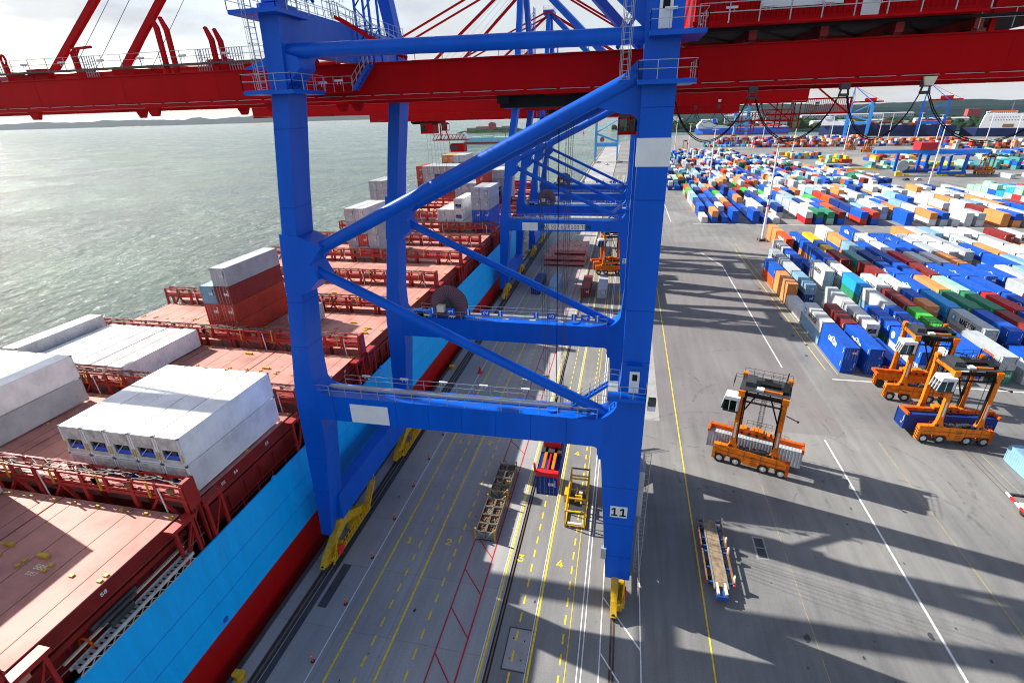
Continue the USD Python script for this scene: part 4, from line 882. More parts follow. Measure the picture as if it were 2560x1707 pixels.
def add_stack(x, y, s, where, row=None):
    half_ = s.startswith('2')
    s = s[1:] if half_ else s
    txt = s[-1] if s and s[-1] in TXT and s[-1] not in COL and len(s) > 1 else None
    if txt: s = s[:-1]
    for j, k in enumerate(s):
        kind = 'reefer' if k == 'W' and ry.random() < .6 else ('door' if ry.random() < .35 else 'end'); z = 0.02+j*2.61
        top = j == len(s)-1; lev = 'single' if len(s) == 1 else ('upper' if top else 'lower')
        t_ = txt if (top or txt == 'h') else None
        if txt is None and top and row is not None and ry.random() < .5: t_ = {'B': 'c', 'W': 'M', 'H': 'h', 'E': 'k'}.get(k)
        if half_:
            YARD.append((x, y, z, k, 6.06, 2.6, 'door', None, lev, where)); YARD.append((x, y+6.2, z, k if ry.random() < .5 else ry.choice(POOL_N), 6.06, 2.6, 'end', None, lev, where+' rear'))
        else: YARD.append((x, y, z, k, 12.19, 2.6, kind, t_, lev, where))
for i in range(33):
    x = 41.6+PX*i+W2
    for j in range(9):
        y = 95.9+PY*j
        if x > 118+.12*(y-95) and x > 150: continue
        if i in N0: s = N0[i][j]
        else:
            n = 2 if ry.random() < .8 else 1
            s = ''.join(ry.choice(POOL_R) for _ in range(n)) if ry.random() < .94 else ''
        if not s: continue
        add_stack(x, y, s, f'near block, {ORD[i]} row from roadway, {ORD[j]} slot back', i)
YB = [(237.5, 7, 'second'), (338, 8, 'third'), (452, 7, 'fourth'), (552, 6, 'fifth')]
lane = {4, 9, 14, 20, 26}
for (yb, ns, nm) in YB:
    for i in range(36):
        x = (33.6 if yb < 300 else 26)+PX*i+W2
        lim = 168 if yb < 330 else 152 if yb < 450 else 132 if yb < 550 else 112
        if x > lim or (i in lane and yb > 237): continue
        hs = 6.3 if (i % 3 == 0 and yb > 300) else PY
        for j in range(int(ns*PY/hs)):
            y = yb+hs*j
            if ry.random() < .13: continue
            s = ''.join(ry.choice(POOL_R if (i > 16 and yb < 330) else POOL_F) for _ in range(1 if ry.random() < .25 else 2))
            if yb < 300 and j == 0: s = {0: 'W', 1: 'BO', 2: 'B', 3: 'BB', 5: 'BB', 6: 'B', 7: 'W', 8: 'Xr', 10: 'rW', 11: 'BE', 12: 'PE', 13: 'BR', 15: 'XB', 16: 'BX', 17: 'GW', 18: 'RB', 19: 'BB', 21: 'WO'}.get(i, s)
            L_ = 6.06 if hs < 7 else 12.19
            for q_, k in enumerate(s):
                YARD.append((x, y, .02+q_*2.61, k, L_, 2.6, 'end' if ry.random() < .6 else 'door', None, 'upper' if q_ == len(s)-1 and q_ else 'single' if len(s) == 1 else 'lower', f'{nm} block, {ORD[i]} row from quay, slot {["one","two","three","four","five","six","seven","eight","nine","ten","eleven","twelve","thirteen","fourteen","fifteen","sixteen"][j]}'))
# far blocks beyond the rail yard and along the basin
def far_block(x0, nx, y0, ny, L_, pool, tiers, px=PX, nm=''):
    for i in range(nx):
        for j in range(ny):
            if ry.random() < .10: continue
            n = ry.randint(1, tiers)
            for q_ in range(n): YARD.append((x0+px*i, y0+(L_+.35)*j, .02+q_*2.61, ry.choice(pool), L_, 2.6, 'end', None, 'upper', nm))
far_block(191.5, 16, 258, 7, 6.06, 'PPPPPPPPXCPPOr', 2, 4.0); far_block(191.5, 22, 303, 7, 6.06, 'PPPPPPPPXCBPOr', 2, 4.0)
far_block(197, 20, 446, 2, 12.19, 'PPPTTTOXBYP', 2); far_block(262, 26, 452, 3, 12.19, 'PPTTBOYXCB', 2)
far_block(157, 8, 478, 3, 6.06, 'OOOXPPYBTrg', 3, 2.6); far_block(140, 14, 545, 4, 6.06, 'OOPPYCXB', 2, 2.7); far_block(182, 5, 452, 2, 6.06, 'PPTrg', 2, 2.6)
far_block(150, 70, 700, 4, 6.06, 'OXRWGBOXWRGHD', 3, 3.2); far_block(120, 60, 775, 5, 6.06, 'XRRWGOXBWDGr', 3, 3.0); far_block(330, 46, 640, 4, 6.06, 'OXWGBRPDWO', 3, 3.4); far_block(300, 40, 545, 3, 12.19, 'OBXPGWBT', 2, 4)
far_block(96, 16, 720, 3, 6.06, 'BGCXEB', 2, 6.3); far_block(205, 14, 505, 2, 12.19, 'XXRYBG', 2, 2.7); far_block(420, 40, 520, 6, 6.06, 'OXWGBRPDW', 2, 4.2); far_block(238, 8, 392, 1, 12.19, 'GRDG', 1, 13)
_cam = np.array([0, 0, CAM_H]); _R = np.array([_r, _u, _f])
def seen(p):
    q = _R@(np.array(p)-_cam); return q[2] > 1 and abs(q[0]/q[2]) < 1.03 and abs(q[1]/q[2]) < .70, q[2]
near_, rest_ = [], []
for c in YARD:
    ok, d = seen((c[0], c[1]+c[4]/2, c[2]+1.3))
    if not ok and not seen((c[0], c[1]+c[4], c[2]+2.6))[0] and not seen((c[0], c[1], c[2]+2.6))[0]: continue
    (near_ if c[8] != '' else rest_).append((d*(1.0 if c[4] > 7 else 1.35)*(1.0 if c[8] != 'lower' else 1.12), c))
near_.sort(key=lambda t: t[0]); NI = 205
for d, (x, y, z, k, L_, H_, kind, txt, lev, where) in near_[:NI]:
    container(k, L_, H_, kind, txt, f'{lev} {COL[k][0]} {"short " if L_ < 7 else ""}container, {where}', (x, y, z), 0, 'containers stacked in the yard')
rest_ += near_[NI:]
pi = UsdGeom.PointInstancer.Define(stage, '/World/far_containers')
keys = sorted({(c[3], c[4]) for _, c in rest_}); pos, idx = [], []
for k, L_ in keys:
    b = MB(); b.box(-W2, W2, 0, L_, .04, 2.58)
    n = int(L_/.8)
    for i in range(n): y = L_*(i+.5)/n; b.box(-W2-.025, W2+.025, y-.2, y+.2, .12, 2.46)
    for i in range(7): x = -W2+(i+.5)*2*W2/7; b.box(x-.08, x+.08, -.03, L_+.03, .15, 2.45)
    for sx_ in (-1, 1):
        for yy in (0, L_): b.box(sx_*W2-.08, sx_*W2+.08, yy-.06, yy+.06, 0, 2.6)
    p = b.build('container_'+COL[k][0].replace(' ', '_')+('_short' if L_ < 7 else ''), cm(k), '/World/far_containers'); pi.CreatePrototypesRel().AddTarget(p.GetPath())
for _, c in rest_: pos.append(Gf.Vec3f(c[0], c[1], c[2])); idx.append(keys.index((c[3], c[4])))
pi.CreatePositionsAttr(Vt.Vec3fArray(pos)); pi.CreateProtoIndicesAttr(Vt.IntArray(idx))
tag(pi.GetPrim(), 'mass of small coloured containers filling the far yard blocks', 'containers', None, 'stuff')
print('yard', len(YARD), 'shown near', min(NI, len(near_)), 'rest', len(rest_))
# ---------------------------------------------------------------- straddle carriers and people
import manifold3d as m3
def figure(joints, bones, edge=.05):
    """one continuous body: hulls of spheres at the joints, joined and smoothed"""
    out = m3.Manifold()
    sp = lambda p, r: m3.Manifold.sphere(r, 12).translate(tuple(map(float, p)))
    for a, c in bones: out += m3.Manifold.batch_hull([sp(*joints[a]), sp(*joints[c])])
    m = out.refine_to_length(edge).to_mesh(); t = trimesh.Trimesh(m.vert_properties[:, :3], m.tri_verts, process=True)
    trimesh.smoothing.filter_taubin(t, iterations=8); return t
def driver(loc, rz, label):
    p = thing('person', label, 'person', loc, rz)
    J = {'hip': ((0, 0, .12), .15), 'chest': ((.02, 0, .42), .17), 'neck': ((.03, 0, .62), .06), 'head': ((.05, 0, .78), .105), 'chin': ((.11, 0, .72), .06),
         'kl': ((.42, .12, .12), .07), 'kr': ((.42, -.12, .12), .07), 'hl': ((.02, .1, .1), .09), 'hr': ((.02, -.1, .1), .09), 'fl': ((.45, .12, -.3), .05), 'fr': ((.45, -.12, -.3), .05),
         'sl': ((.02, .2, .5), .065), 'sr': ((.02, -.2, .5), .065), 'el': ((.18, .24, .26), .045), 'er': ((.18, -.24, .26), .045), 'wl': ((.40, .15, .32), .035), 'wr': ((.40, -.15, .32), .035)}
    t = figure(J, [('hip', 'chest'), ('chest', 'neck'), ('neck', 'head'), ('head', 'chin'), ('hl', 'kl'), ('hr', 'kr'), ('kl', 'fl'), ('kr', 'fr'), ('hip', 'hl'), ('hip', 'hr'), ('chest', 'sl'), ('chest', 'sr'), ('sl', 'el'), ('el', 'wl'), ('sr', 'er'), ('er', 'wr')])
    MB().add(t.vertices, t.faces).build('body', 'skin', p, smooth=True)
    J2 = {k: (c, r+.025) for k, (c, r) in J.items()}
    t = figure(J2, [('hip', 'chest'), ('chest', 'sl'), ('chest', 'sr'), ('sl', 'el'), ('sr', 'er')]); MB().add(t.vertices, t.faces).build('jacket', 'hi_vis', p, smooth=True)
    MB().lump((.03, 0, .83), .12, 1, 2, (1, .95, .8), .05).build('hair', 'dark_steel', p, smooth=True)
    return p
def straddle(label, loc, rz, cab_side=-1, cab_end=-1, spread_z=3.75, grp='orange straddle carriers'):
    t = thing('straddle_carrier', label, 'straddle carrier', loc, rz, grp)
    XS = (-3.95, -1.79, 1.74, 3.95)
    for s in (-1, 1):
        y0, y1 = s*2.3-.36, s*2.3+.36
        fr = MB().prism([(-4.9, 1.75), (-4.3, 1.55), (-1.2, 1.45), (-.85, .72), (.95, .72), (1.25, 1.45), (4.2, 1.5), (4.75, 1.6), (4.75, 2.3), (4.2, 2.55), (3.4, 2.75), (-3.3, 2.95), (-4.9, 2.9)], 'y', y0, y1).build('side_frame', 'orange', t)
        b = MB()
        for k in range(5): b.box(.0, .75, s*2.3+s*.36-.01, s*2.3+s*.36+.015, .95+k*.3, 1.02+k*.3)
        for x in (-.85, 1.25, -2.9, 3.2): b.box(x-.02, x+.02, s*2.3+s*.355-.015, s*2.3+s*.36+.015, 1.4, 2.7)
        b.box(-4.2, 4.2, s*2.3+s*.355-.015, s*2.3+s*.36+.012, 2.05, 2.10); b.build('panel_gap', 'black', fr)
        for x in (-4.75, 4.6):
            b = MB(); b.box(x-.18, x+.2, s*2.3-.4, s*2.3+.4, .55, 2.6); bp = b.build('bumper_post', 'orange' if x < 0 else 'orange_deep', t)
            b = MB()
            for k in range(4): b.bar((x-.19, s*2.3-.38, .75+k*.45), (x-.19, s*2.3+.38, 1.0+k*.45), .04, .16)
            b.build('hazard_stripe', 'black', bp)
        for x in XS:
            w = MB(); w.tube((x, s*2.3-.3, .74), (x, s*2.3+.3, .74), .74, 22); wh = w.build('wheel', 'rubber', t, smooth=40)
            MB().tube((x, s*2.3+s*.29, .74), (x, s*2.3+s*.33, .74), .40, 14).build('rim', 'alu', wh, smooth=40); MB().tube((x, s*2.3+s*.33, .74), (x, s*2.3+s*.40, .74), .16, 8).build('hub', 'cream', wh)
            b = MB(); a = [(.86*math.cos(q), .74+.86*math.sin(q)) for q in np.linspace(.25, PI-.25, 8)]; i_ = [(.80*math.cos(q), .74+.80*math.sin(q)) for q in np.linspace(PI-.25, .25, 8)]
            b.prism([(x+u, v) for u, v in a+i_], 'y', y0, y1); b.build('mudguard', 'orange_deep', t)
        b = MB(); rg = random.Random(4+s)
        for k in range(16): x = rg.uniform(-2.8, 3.0); b.box(x-.25, x+.25, s*2.3-.3, s*2.3+.3, 2.8, 2.9+rg.uniform(.1, .5))
        b.build('frame_equipment', 'dark_steel', t)
        b = MB(); railing(b, [(-3.9, s*2.62, 2.9), (-2.9, s*2.62, 2.9)], h=.9, step=.5, r=.02); railing(b, [(3.0, s*2.62, 2.75), (4.2, s*2.62, 2.6)], h=.9, step=.5, r=.02); b.build('frame_rail', 'orange_deep', t)
        for x, e in ((-2.5, -1), (2.75, 1)):
            ps = MB(); zs = [(2.7, .78), (3.6, .40), (4.6, .30), (11.2, .27), (11.8, .30)]
            ps.prism([(x-w_, z) for z, w_ in zs]+[(x+w_, z) for z, w_ in zs[::-1]], 'y', s*2.3-.28, s*2.3+.28); po = ps.build('leg', 'orange', t)
            MB().box(x-.12, x+.12, s*2.3+s*.281, s*2.3+s*.295, 4.6, 7.0).build('reflector_strip', 'white', po)
            MB().box(x-.42, x+.38, s*2.3-.32, s*2.3+.32, 11.1, 11.95).build('leg_head', 'orange', t)
            MB().bar((x-e*.34, s*2.3, 3.2), (x-e*.34, s*2.3, 11.2), .22, .3).build('hoist_guide', 'black', t)
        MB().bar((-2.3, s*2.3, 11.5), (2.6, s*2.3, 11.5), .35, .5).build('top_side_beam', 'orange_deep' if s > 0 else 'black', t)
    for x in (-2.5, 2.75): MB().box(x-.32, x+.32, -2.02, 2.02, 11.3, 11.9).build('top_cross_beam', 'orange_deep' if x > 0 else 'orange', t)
    b = MB(); b.bar((0, 2.3, 11.2), (-2.3, 2.3, 6.0), .17); b.bar((.2, 2.3, 11.2), (2.5, 2.3, 5.0), .17); b.build('diagonal_brace', 'black', t)
    MB().box(-2.9, 3.1, -2.3, 2.3, 11.96, 12.06).build('top_platform', 'dark_steel', t)
    b = MB(); b.box(-2.3, -1.1, -1.2, 1.2, 12.06, 12.75); b.build('machinery_box', 'dark_steel', t)
    b = MB(); b.box(-.5, 1.9, -.5, .5, 12.06, 12.5); b.box(-.2, .8, .8, 1.5, 12.06, 12.4); b.box(2.2, 2.9, -1.5, 1.2, 12.06, 12.45); b.build('hoist_drum_cover', 'black', t)
    MB().box(-.9, .0, -1.9, -1.0, 12.08, 12.3).build('light_cover', 'white', t)
    MB().box(-.6, 2.2, -1.75, -1.5, 12.08, 12.28).build('hoist_cylinder', 'orange', t)
    for x in (-2.7, 2.95): MB().box(x-.28, x+.28, 1.7, 2.5, 12.0, 12.6).build('corner_head', 'orange', t)
    b = MB(); railing(b, [(-2.9, 2.5, 12.0), (3.1, 2.5, 12.0), (3.1, -2.4, 12.0)], h=1.05, step=1.2, r=.025); railing(b, [(-1.6, 1.0, 12.06), (2.6, 1.0, 12.06)], h=1.05, step=1.0, r=.025); railing(b, [(-3.8, -1.0, 11.5), (-3.8, 1.2, 11.5), (-2.8, 1.2, 11.5)], h=1.05, step=.8, r=.025); railing(b, [(-2, -2.5, 10.6), (2.6, -2.5, 10.6)], h=.9, step=1.1, r=.03); b.build('platform_rail', 'black', t)
    MB().box(-2.1, 2.5, -2.75, -2.45, 10.5, 10.62).build('side_walkway', 'black', t)
    b = MB(); ladder(b, (.2, 2.45, 3.0), (.2, 2.45, 10.8), out=(0, 1, 0)); railing(b, [(-1.4, 1.9, 4.2), (1.9, 1.9, 4.2)], h=1.0, step=.8, r=.025); b.build('cage_ladder', 'black', t)
    b = MB(); b.tube((2.4, 1.9, 12.0), (2.5, 2.0, 13.6), .08, 6); b.build('exhaust', 'black', t)
    b = MB(); b.bar((3.1, -2.4, 9.6), (4.5, -2.9, 9.4), .1); b.lump((4.5, -2.9, 9.4), .16, 1); b.build('camera_arm', 'black', t)
    # cab
    cx, cy = cab_end*3.55, cab_side*2.2
    o = -cab_end
    pr = lambda pts: [(cx+o*u, z) for u, z in pts]
    c = MB().prism(pr([(-1.0, 10.50), (-.85, 11.05), (1.0, 11.05), (1.0, 10.60)]), 'y', cy-.95, cy+.95).build('cab', 'white', t)
    MB().box(cx-.95, cx+.95, cy-.92, cy+.92, 8.75, 9.0).build('cab_floor', 'dark_steel', c); MB().box(cx+o*.8-.15, cx+o*.8+.15, cy-.92, cy+.92, 9.05, 10.60).build('cab_back', 'white', c)
    b = MB()
    for y in (cy-.9, cy-.3, cy+.3, cy+.9): b.bar((cx-o*1.25, y, 9.05), (cx-o*.92, y, 10.60), .09)
    for u in (-.2, .75):
        for y in (cy-.9, cy+.9): b.bar((cx+o*u, y, 9.00), (cx+o*u, y, 10.60), .09)
    b.build('cab_pillar', 'white', c)
    g = MB(); g.prism(pr([(-1.22, 9.08), (-.90, 10.55), (.66, 10.55), (.66, 9.08)]), 'y', cy-.90, cy-.88); g.prism(pr([(-1.22, 9.08), (-.90, 10.55), (.66, 10.55), (.66, 9.08)]), 'y', cy+.88, cy+.90)
    g.add([(cx-o*1.22, cy-.88, 9.08), (cx-o*1.22, cy+.88, 9.08), (cx-o*.9, cy+.88, 10.55), (cx-o*.9, cy-.88, 10.55)], [[0, 1, 2], [0, 2, 3]]); g.build('cab_glass', 'glass', c)
    b = MB(); b.box(cx+o*.15-.28, cx+o*.15+.28, cy-.25, cy+.25, 9.05, 9.40); b.build('seat', 'black', c)
    # spreader
    sp = MB().box(-6.05, 6.05, .15, .7, spread_z, spread_z+.55).build('spreader', 'orange_deep', t)
    for x in (-6.0, 6.0): MB().box(x-.14, x+.14, -1.2, 1.2, spread_z-.02, spread_z+.4).build('spreader_end', 'orange_deep', sp)
    b = MB()
    for x in (-1.8, -.8, .2, 1.2): b.tube((x, .08, spread_z+.28), (x, .10, spread_z+.28), .17, 10)
    b.build('spreader_hole', 'black', sp)
    b = MB(); rg = random.Random(9)
    for k in range(14): x = rg.uniform(-2, 2); b.box(x-.2, x+.2, .0, 1.0, spread_z+.55, spread_z+.65+rg.uniform(.1, .5))
    b.build('spreader_gear', 'orange', sp)
    b = MB()
    for x in (-2.1, 2.35):
        for y in (-1.4, 1.4): b.tube((x, y, spread_z+.6), (x, y, 11.4), .04, 4)
    b.build('hoist_chain', 'black', t)
    return t
def cpos(p, a, u, v): return (p[0]+u*math.cos(a)-v*math.sin(a), p[1]+u*math.sin(a)+v*math.cos(a))
def carrier(label, p, a, load=None, llabel=None, drv=True, proto=[], dlab=None):
    if not proto: proto.append(straddle(label, (*p, 0), a))
    else: copy(proto[0], (*p, 0), a, label)
    if load:
        q_ = cpos(p, a, -6.1, .42); container(load, 12.19, 2.6, 'end', None, llabel, (*q_, 1.1), a-PI/2)
    if drv: x, y = cpos(p, a, -3.35, -2.2); driver((x, y, 9.3), a+PI, dlab)
A1 = math.radians(-18.0)
carrier('orange straddle carrier alone on the open asphalt with a silver container', (20.0, 65.4), A1, 'G', 'silver grey container carried by the lone straddle carrier', dlab='driver in a hi-vis jacket seated in the lone straddle carrier cab')
carrier('nearer of the two orange straddle carriers beside the container block', (49.3, 76.8), math.radians(2.4), 'D', 'dark blue container carried by the nearer of two straddle carriers', drv=False)
carrier('straddle carrier parked right behind its twin, in front of the blue containers', (50.2, 89.0), math.radians(-3), dlab='driver in a hi-vis jacket in the rear straddle carrier cab')
carrier('straddle carrier on the quay lanes behind the red hatch cover stack', (-3.1, 157.3), math.radians(13), drv=False)
for lab, x, y, a in (('orange straddle carrier crossing the far road, left of its red neighbour', 235, 650, .1), ('red orange straddle carrier on the far road near the basin', 238.5, 615, .05), ('orange straddle carrier by the far red container rows', 130.5, 738, 1.5), ('orange straddle carrier at the back of the left yard', 63.8, 644, 1.5), ('orange straddle carrier by the rail wagons at the right frame edge', 236, 418, .05)):
    carrier(lab, (x, y), a, drv=False)
mat('bin_steel', (.22, .21, .18), .7, grime=.4, scale=2, rust=.35); mat('twist_tan', (.42, .28, .10), .7, grime=.6, scale=4); mat('trailer_blue', (.015, .07, .28), .5, grime=.4, scale=1.5)
# ---------------------------------------------------------------- things on the quay
container('D', 12.19, 2.6, 'door', None, 'dark blue container hanging from the red crane spreader above lane three', (-6.65, 45.8, 6.2), 0)
sp = thing('spreader', 'red lifting spreader hanging on ropes over the dark blue container', 'spreader', (-6.65, 51.9, 8.85))
for x in (-.55, .55): MB().box(x-.16, x+.16, -5.6, 5.6, .3, .75).build('side_beam', 'orange', sp)
for y in (-6, 6): MB().box(-1.25, 1.25, y-.3, y+.3, .1, .65).build('end_beam', 'bright_red', sp)
MB().box(-.09, .09, -5.6, 5.6, .35, .6).build('centre_beam', 'bright_red', sp); MB().box(-1.0, 1.0, -1.6, 1.6, .75, 2.0).build('head_block', 'bright_red', sp); MB().box(-1.2, 1.2, -2.6, 2.6, .45, .75).build('head_frame', 'dark_steel', sp)
for x in (-1.3, 1.3):
    for y in (-6.1, 6.1): MB().bar((x, y, .5), (x*1.08, y-.15, -.9 if y < 0 and x > 0 else 1.8), .22).build('flipper', 'bright_red', sp)
for x in (-.8, .8):
    for y in (-1.4, -.5, .5, 1.4): MB().tube((x, y, 1.9), (x*1.6, y*2.4, 38.0), .032, 4).build('hoist_rope', 'dark_steel', sp)
MB().tube((.2, 0, 1.9), (.2, 0, 38.0), .05, 5).build('spreader_cable', 'black', sp)
def bin_rack(y0, lab, grp):
    t = thing('bin_rack', lab, 'bin rack', (-13.72, y0, 0), 0, grp)
    MB().box(-1.22, 1.22, 0, 6.06, .08, .22).build('base', 'rusty', t)
    for x in (-1.16, 1.16):
        for y in (.06, 6.0): MB().box(x-.08, x+.08, y-.08, y+.08, .1, 1.75).build('corner_post', 'dirty_yellow', t)
    for y in (.06, 6.0):
        b = MB(); b.bar((-1.1, y, 1.65), (-.1, y, .35), .1); b.bar((1.1, y, 1.65), (.1, y, .35), .1); b.box(-1.1, 1.1, y-.06, y+.06, .1, .3); b.build('end_brace', 'galv', t)
    rg = random.Random(int(y0))
    for i, x in enumerate((-.6, .6)):
        for j in range(4):
            y = .85+j*1.45; b = MB(); h = .54; k = .66
            for e in (-1, 1): b.box(x+e*h-.03, x+e*h+.03, y-k, y+k, .25, 1.25); b.box(x-h, x+h, y+e*k-.03, y+e*k+.03, .25, 1.25)
            b.box(x-h, x+h, y-k, y+k, .22, .28); bn = b.build('bin', rg.choice(['bin_steel', 'rusty', 'bin_steel', 'bin_steel', 'wood']), t)
            b = MB()
            for q_ in range(70): b.lump((x+rg.uniform(-.44, .44), y+rg.uniform(-.56, .56), .75+rg.uniform(0, .22)), .10, q_, 0)
            b.build('twistlocks', rg.choice(['wood', 'rusty', 'rusty', 'dark_steel', 'twist_tan']), bn, kind='stuff')
bin_rack(43.75, 'nearer rack of eight steel bins full of twistlocks on the red hatching', 'racks of twistlock bins'); bin_rack(50.9, 'farther rack of eight steel bins full of twistlocks on the red hatching', 'racks of twistlock bins')
t = thing('lifting_frame', 'open yellow steel frame standing in lane four beside the crane leg', 'steel frame', (-3.5, 47.6, 0))
for x in (-1.18, 1.18):
    for z in (.2, 2.5): MB().bar((x, 0, z), (x, 8.4, z), .16, .26).build('long_beam', 'yellow', t)
    for y in (.1, 2.4, 4.6, 6.2, 8.3): MB().bar((x, y, .1), (x, y, 2.6), .15).build('post', 'yellow', t)
for y, z in ((.1, 2.5), (.1, .3), (.9, 1.9), (2.4, 2.5), (6.2, 2.5), (7.0, 2.4), (8.3, 2.5), (5.6, 1.2), (7.6, 1.8)): MB().bar((-1.15, y, z), (1.15, y, z), .16 if z > 2.4 else .08).build('cross_bar', 'rusty' if y == 8.3 else 'yellow', t)
b = MB(); b.box(-.3, .5, 3.2, 3.4, 1.4, 2.3); b.box(-.3, -.15, 2.6, 5.4, 1.8, 1.95); b.box(.4, .55, 2.6, 4.2, 1.5, 1.65); b.build('inner_lever', 'yellow', t); MB().box(.1, .55, 4.2, 4.55, 1.6, 1.9).build('tool_box', 'cream', t); MB().box(-1.75, -1.2, 4.0, 5.8, .3, 1.6).build('side_plate', 'yellow', t); MB().box(-1.0, 1.0, 2.5, 6.0, .12, .3).build('floor_plate', 'dark_steel', t); MB().box(-.9, .9, .2, .5, .2, .5).build('step', 'cream', t)
# platform trailer in the crane's shadow
def MT():
    m = MB(); m.k = np.array([1, 1.17, 1]); return m
t = thing('platform_trailer', 'long flat trailer with a worn plank deck and blue cross members', 'trailer', (12.25, 41.3, 0))
pl = MT().box(-.62, .62, -.2, 8.0, 1.12, 1.2).build('deck', 'wood', t)
for x in (-.66, .66): MT().box(x-.06, x+.06, -.4, 8.2, .95, 1.24).build('deck_edge', 'bin_steel', t)
for x in (-1.32, 1.32):
    for a, c in ((.3, 4.0), (4.5, 8.1)): MT().box(x-.09, x+.09, a, c, 1.0, 1.2).build('side_rail', 'rusty', t)
for y in (.35, 2.0, 3.9, 4.6, 5.6, 6.9, 8.0): MT().box(-1.25, 1.25, y-.09, y+.09, .85, 1.06).build('cross_member', 'trailer_blue', t)
for x, y in ((1.42, .6), (1.42, 3.9), (1.42, 5.2), (1.42, 7.8)): MT().prism([(y-.25, 1.1), (y+.35, 1.1), (y+.2, 1.75), (y-.05, 1.7)], 'x', x-.06, x+.06).build('corner_guide', 'cream', t)
for x, y in ((-1.4, .3), (1.4, .25), (-1.4, 4.5), (1.4, 4.4)): MT().lump((x, y, .95), .14, 2, 1).build('end_marker', 'bright_red', t)
MT().box(-.55, .55, -1.2, -.5, .5, 1.0).build('drawbar_box', 'trailer_blue', t)
for x in (-.4, .4): MT().box(x-.12, x+.12, -1.0, .2, 1.0, 1.22).build('drawbar', 'cream', t)
for x in (-.9, .9):
    for y in (1.0, 2.8, 5.4, 7.4): MT().tube((x-.12, y, .36), (x+.12, y, .36), .36, 12).build('wheel', 'rubber', t, smooth=40)
for lab, x, y in (('white light grey container at the right frame edge beside the yard rail', 55.55, 59.2),): container('L', 12.19, 2.6, 'end', None, lab, (x, y, .03))
t = thing('flat_trailer', 'low trailer with a red and white striped edge at the right frame edge', 'trailer', (50.3, 56.0, 0), -.05)
for k in range(8): MB().box(-1.3, -1.1, -1.2+k*.95, -.25+k*.95, .9, 1.15).build('edge_panel', 'white' if k % 2 else 'bright_red', t)
MB().box(-1.1, 1.3, 6.0, 6.3, .8, 1.1).build('front_beam', 'dark_steel', t); MB().box(1.1, 1.3, -1.2, 6.3, .8, 1.1).build('side_beam', 'dark_steel', t); MB().box(-1.1, 1.1, -1.2, 4.2, .9, 1.35).build('load_board', 'cream', t)
for y in (.5, 3.5): MB().tube((-.9, y, .4), (.9, y, .4), .4, 12).build('axle_wheels', 'rubber', t)
# delineator posts, cone, bollards
for k, y in enumerate((26.5, 32.7, 38.9, 45.1, 51.4, 57.5, 63.8, 70.0, 76.2)):
    lab = f'orange red delineator post, {ORD[k]} along the white quay line'
    if k == 0:
        dp = thing('delineator_post', lab, 'post', (-25.9, y, 0), 0, 'posts along the white quay line')
        MB().tube((0, 0, .04), (0, 0, 1.05), .07, 8, .05).build('post', 'orange_red_post' if False else 'box_orange_red', dp); MB().tube((0, 0, 0), (0, 0, .05), .2, 10).build('base', 'rubber', dp); MB().tube((0, 0, .75), (0, 0, .88), .075, 8, .07).build('band', 'line_yellow', dp)
    else: copy(dp, (-25.9, y, 0), 0, lab)
t = thing('traffic_cone', 'large red traffic cone on the white quay line', 'cone', (-25.6, 85.2, 0)); MB().tube((0, 0, .08), (0, 0, 1.5), .38, 12, .06).build('cone', 'bright_red', t); MB().box(-.5, .5, -.5, .5, 0, .08).build('base', 'bright_red', t)
for k, y in enumerate((23.8, 86.0, 110, 135, 160, 185)):
    lab = f'yellow mooring bollard on the quay edge, {ORD[k]} from the camera'
    if k == 0:
        mb_ = thing('mooring_bollard', lab, 'bollard', (-31.6, y, 0), 0, 'yellow bollards on the quay edge'); MB().tube((0, 0, 0), (0, 0, .6), .3, 12, .25).build('stem', 'dirty_yellow', mb_); MB().prism([(-.5, -.3), (.4, -.35), (.55, 0), (.4, .35), (-.5, .3)], 'z', .55, .8).build('head', 'yellow', mb_); MB().tube((0, 0, 0), (0, 0, .06), .5, 12).build('flange', 'dirty_yellow', mb_)
    else: copy(mb_, (-31.6, y, 0), 0, lab)
# hatch covers set down on the quay
for k, (x0, x1, y0, y1, z) in enumerate(((-24.9, -11.3, 162, 176, .1), (-24.9, -11.3, 162.2, 176.2, 1.75), (-21.8, -11.0, 164, 177.5, 3.4))):
    t = thing('hatch_cover', f'red hatch cover panel set on the quay, {["bottom", "middle", "topmost"][k]} of its pile', 'hatch cover', ((x0+x1)/2, (y0+y1)/2, z), 0, 'pile of hatch covers on the quay'); w, d = (x1-x0)/2, (y1-y0)/2
    MB().box(-w, w, -d, d, .5, 1.45).build('plate', 'hatch_pink', t); MB().box(-w+.3, w-.3, -d+.3, d-.3, .0, .5).build('underframe', 'deck_red', t)
    b = MB()
    for i in range(6):
        for j in (-d+.4, -.3, .3, d-.4): x = -w+.5+i*(2*w-1)/5; b.box(x-.18, x+.18, j-.16, j+.16, 1.45, 1.6)
    b.build('twistlock_pads', 'dark_steel', t, kind='stuff')
for k, (c, x, y, lab) in enumerate((('D', -22.6, 132.9, 'dark teal container standing on quay lane one behind the near crane'), ('L', -17.85, 132.8, 'pale blue container standing on quay lane two behind the near crane'), ('R', -8.85, 132.4, 'brown red container standing on quay lane three behind the near crane'), ('G', -4.4, 132.1, 'light grey container standing on quay lane four behind the near crane'))): container(c, 12.19, 2.6, 'door', None, lab, (x, y, .03))
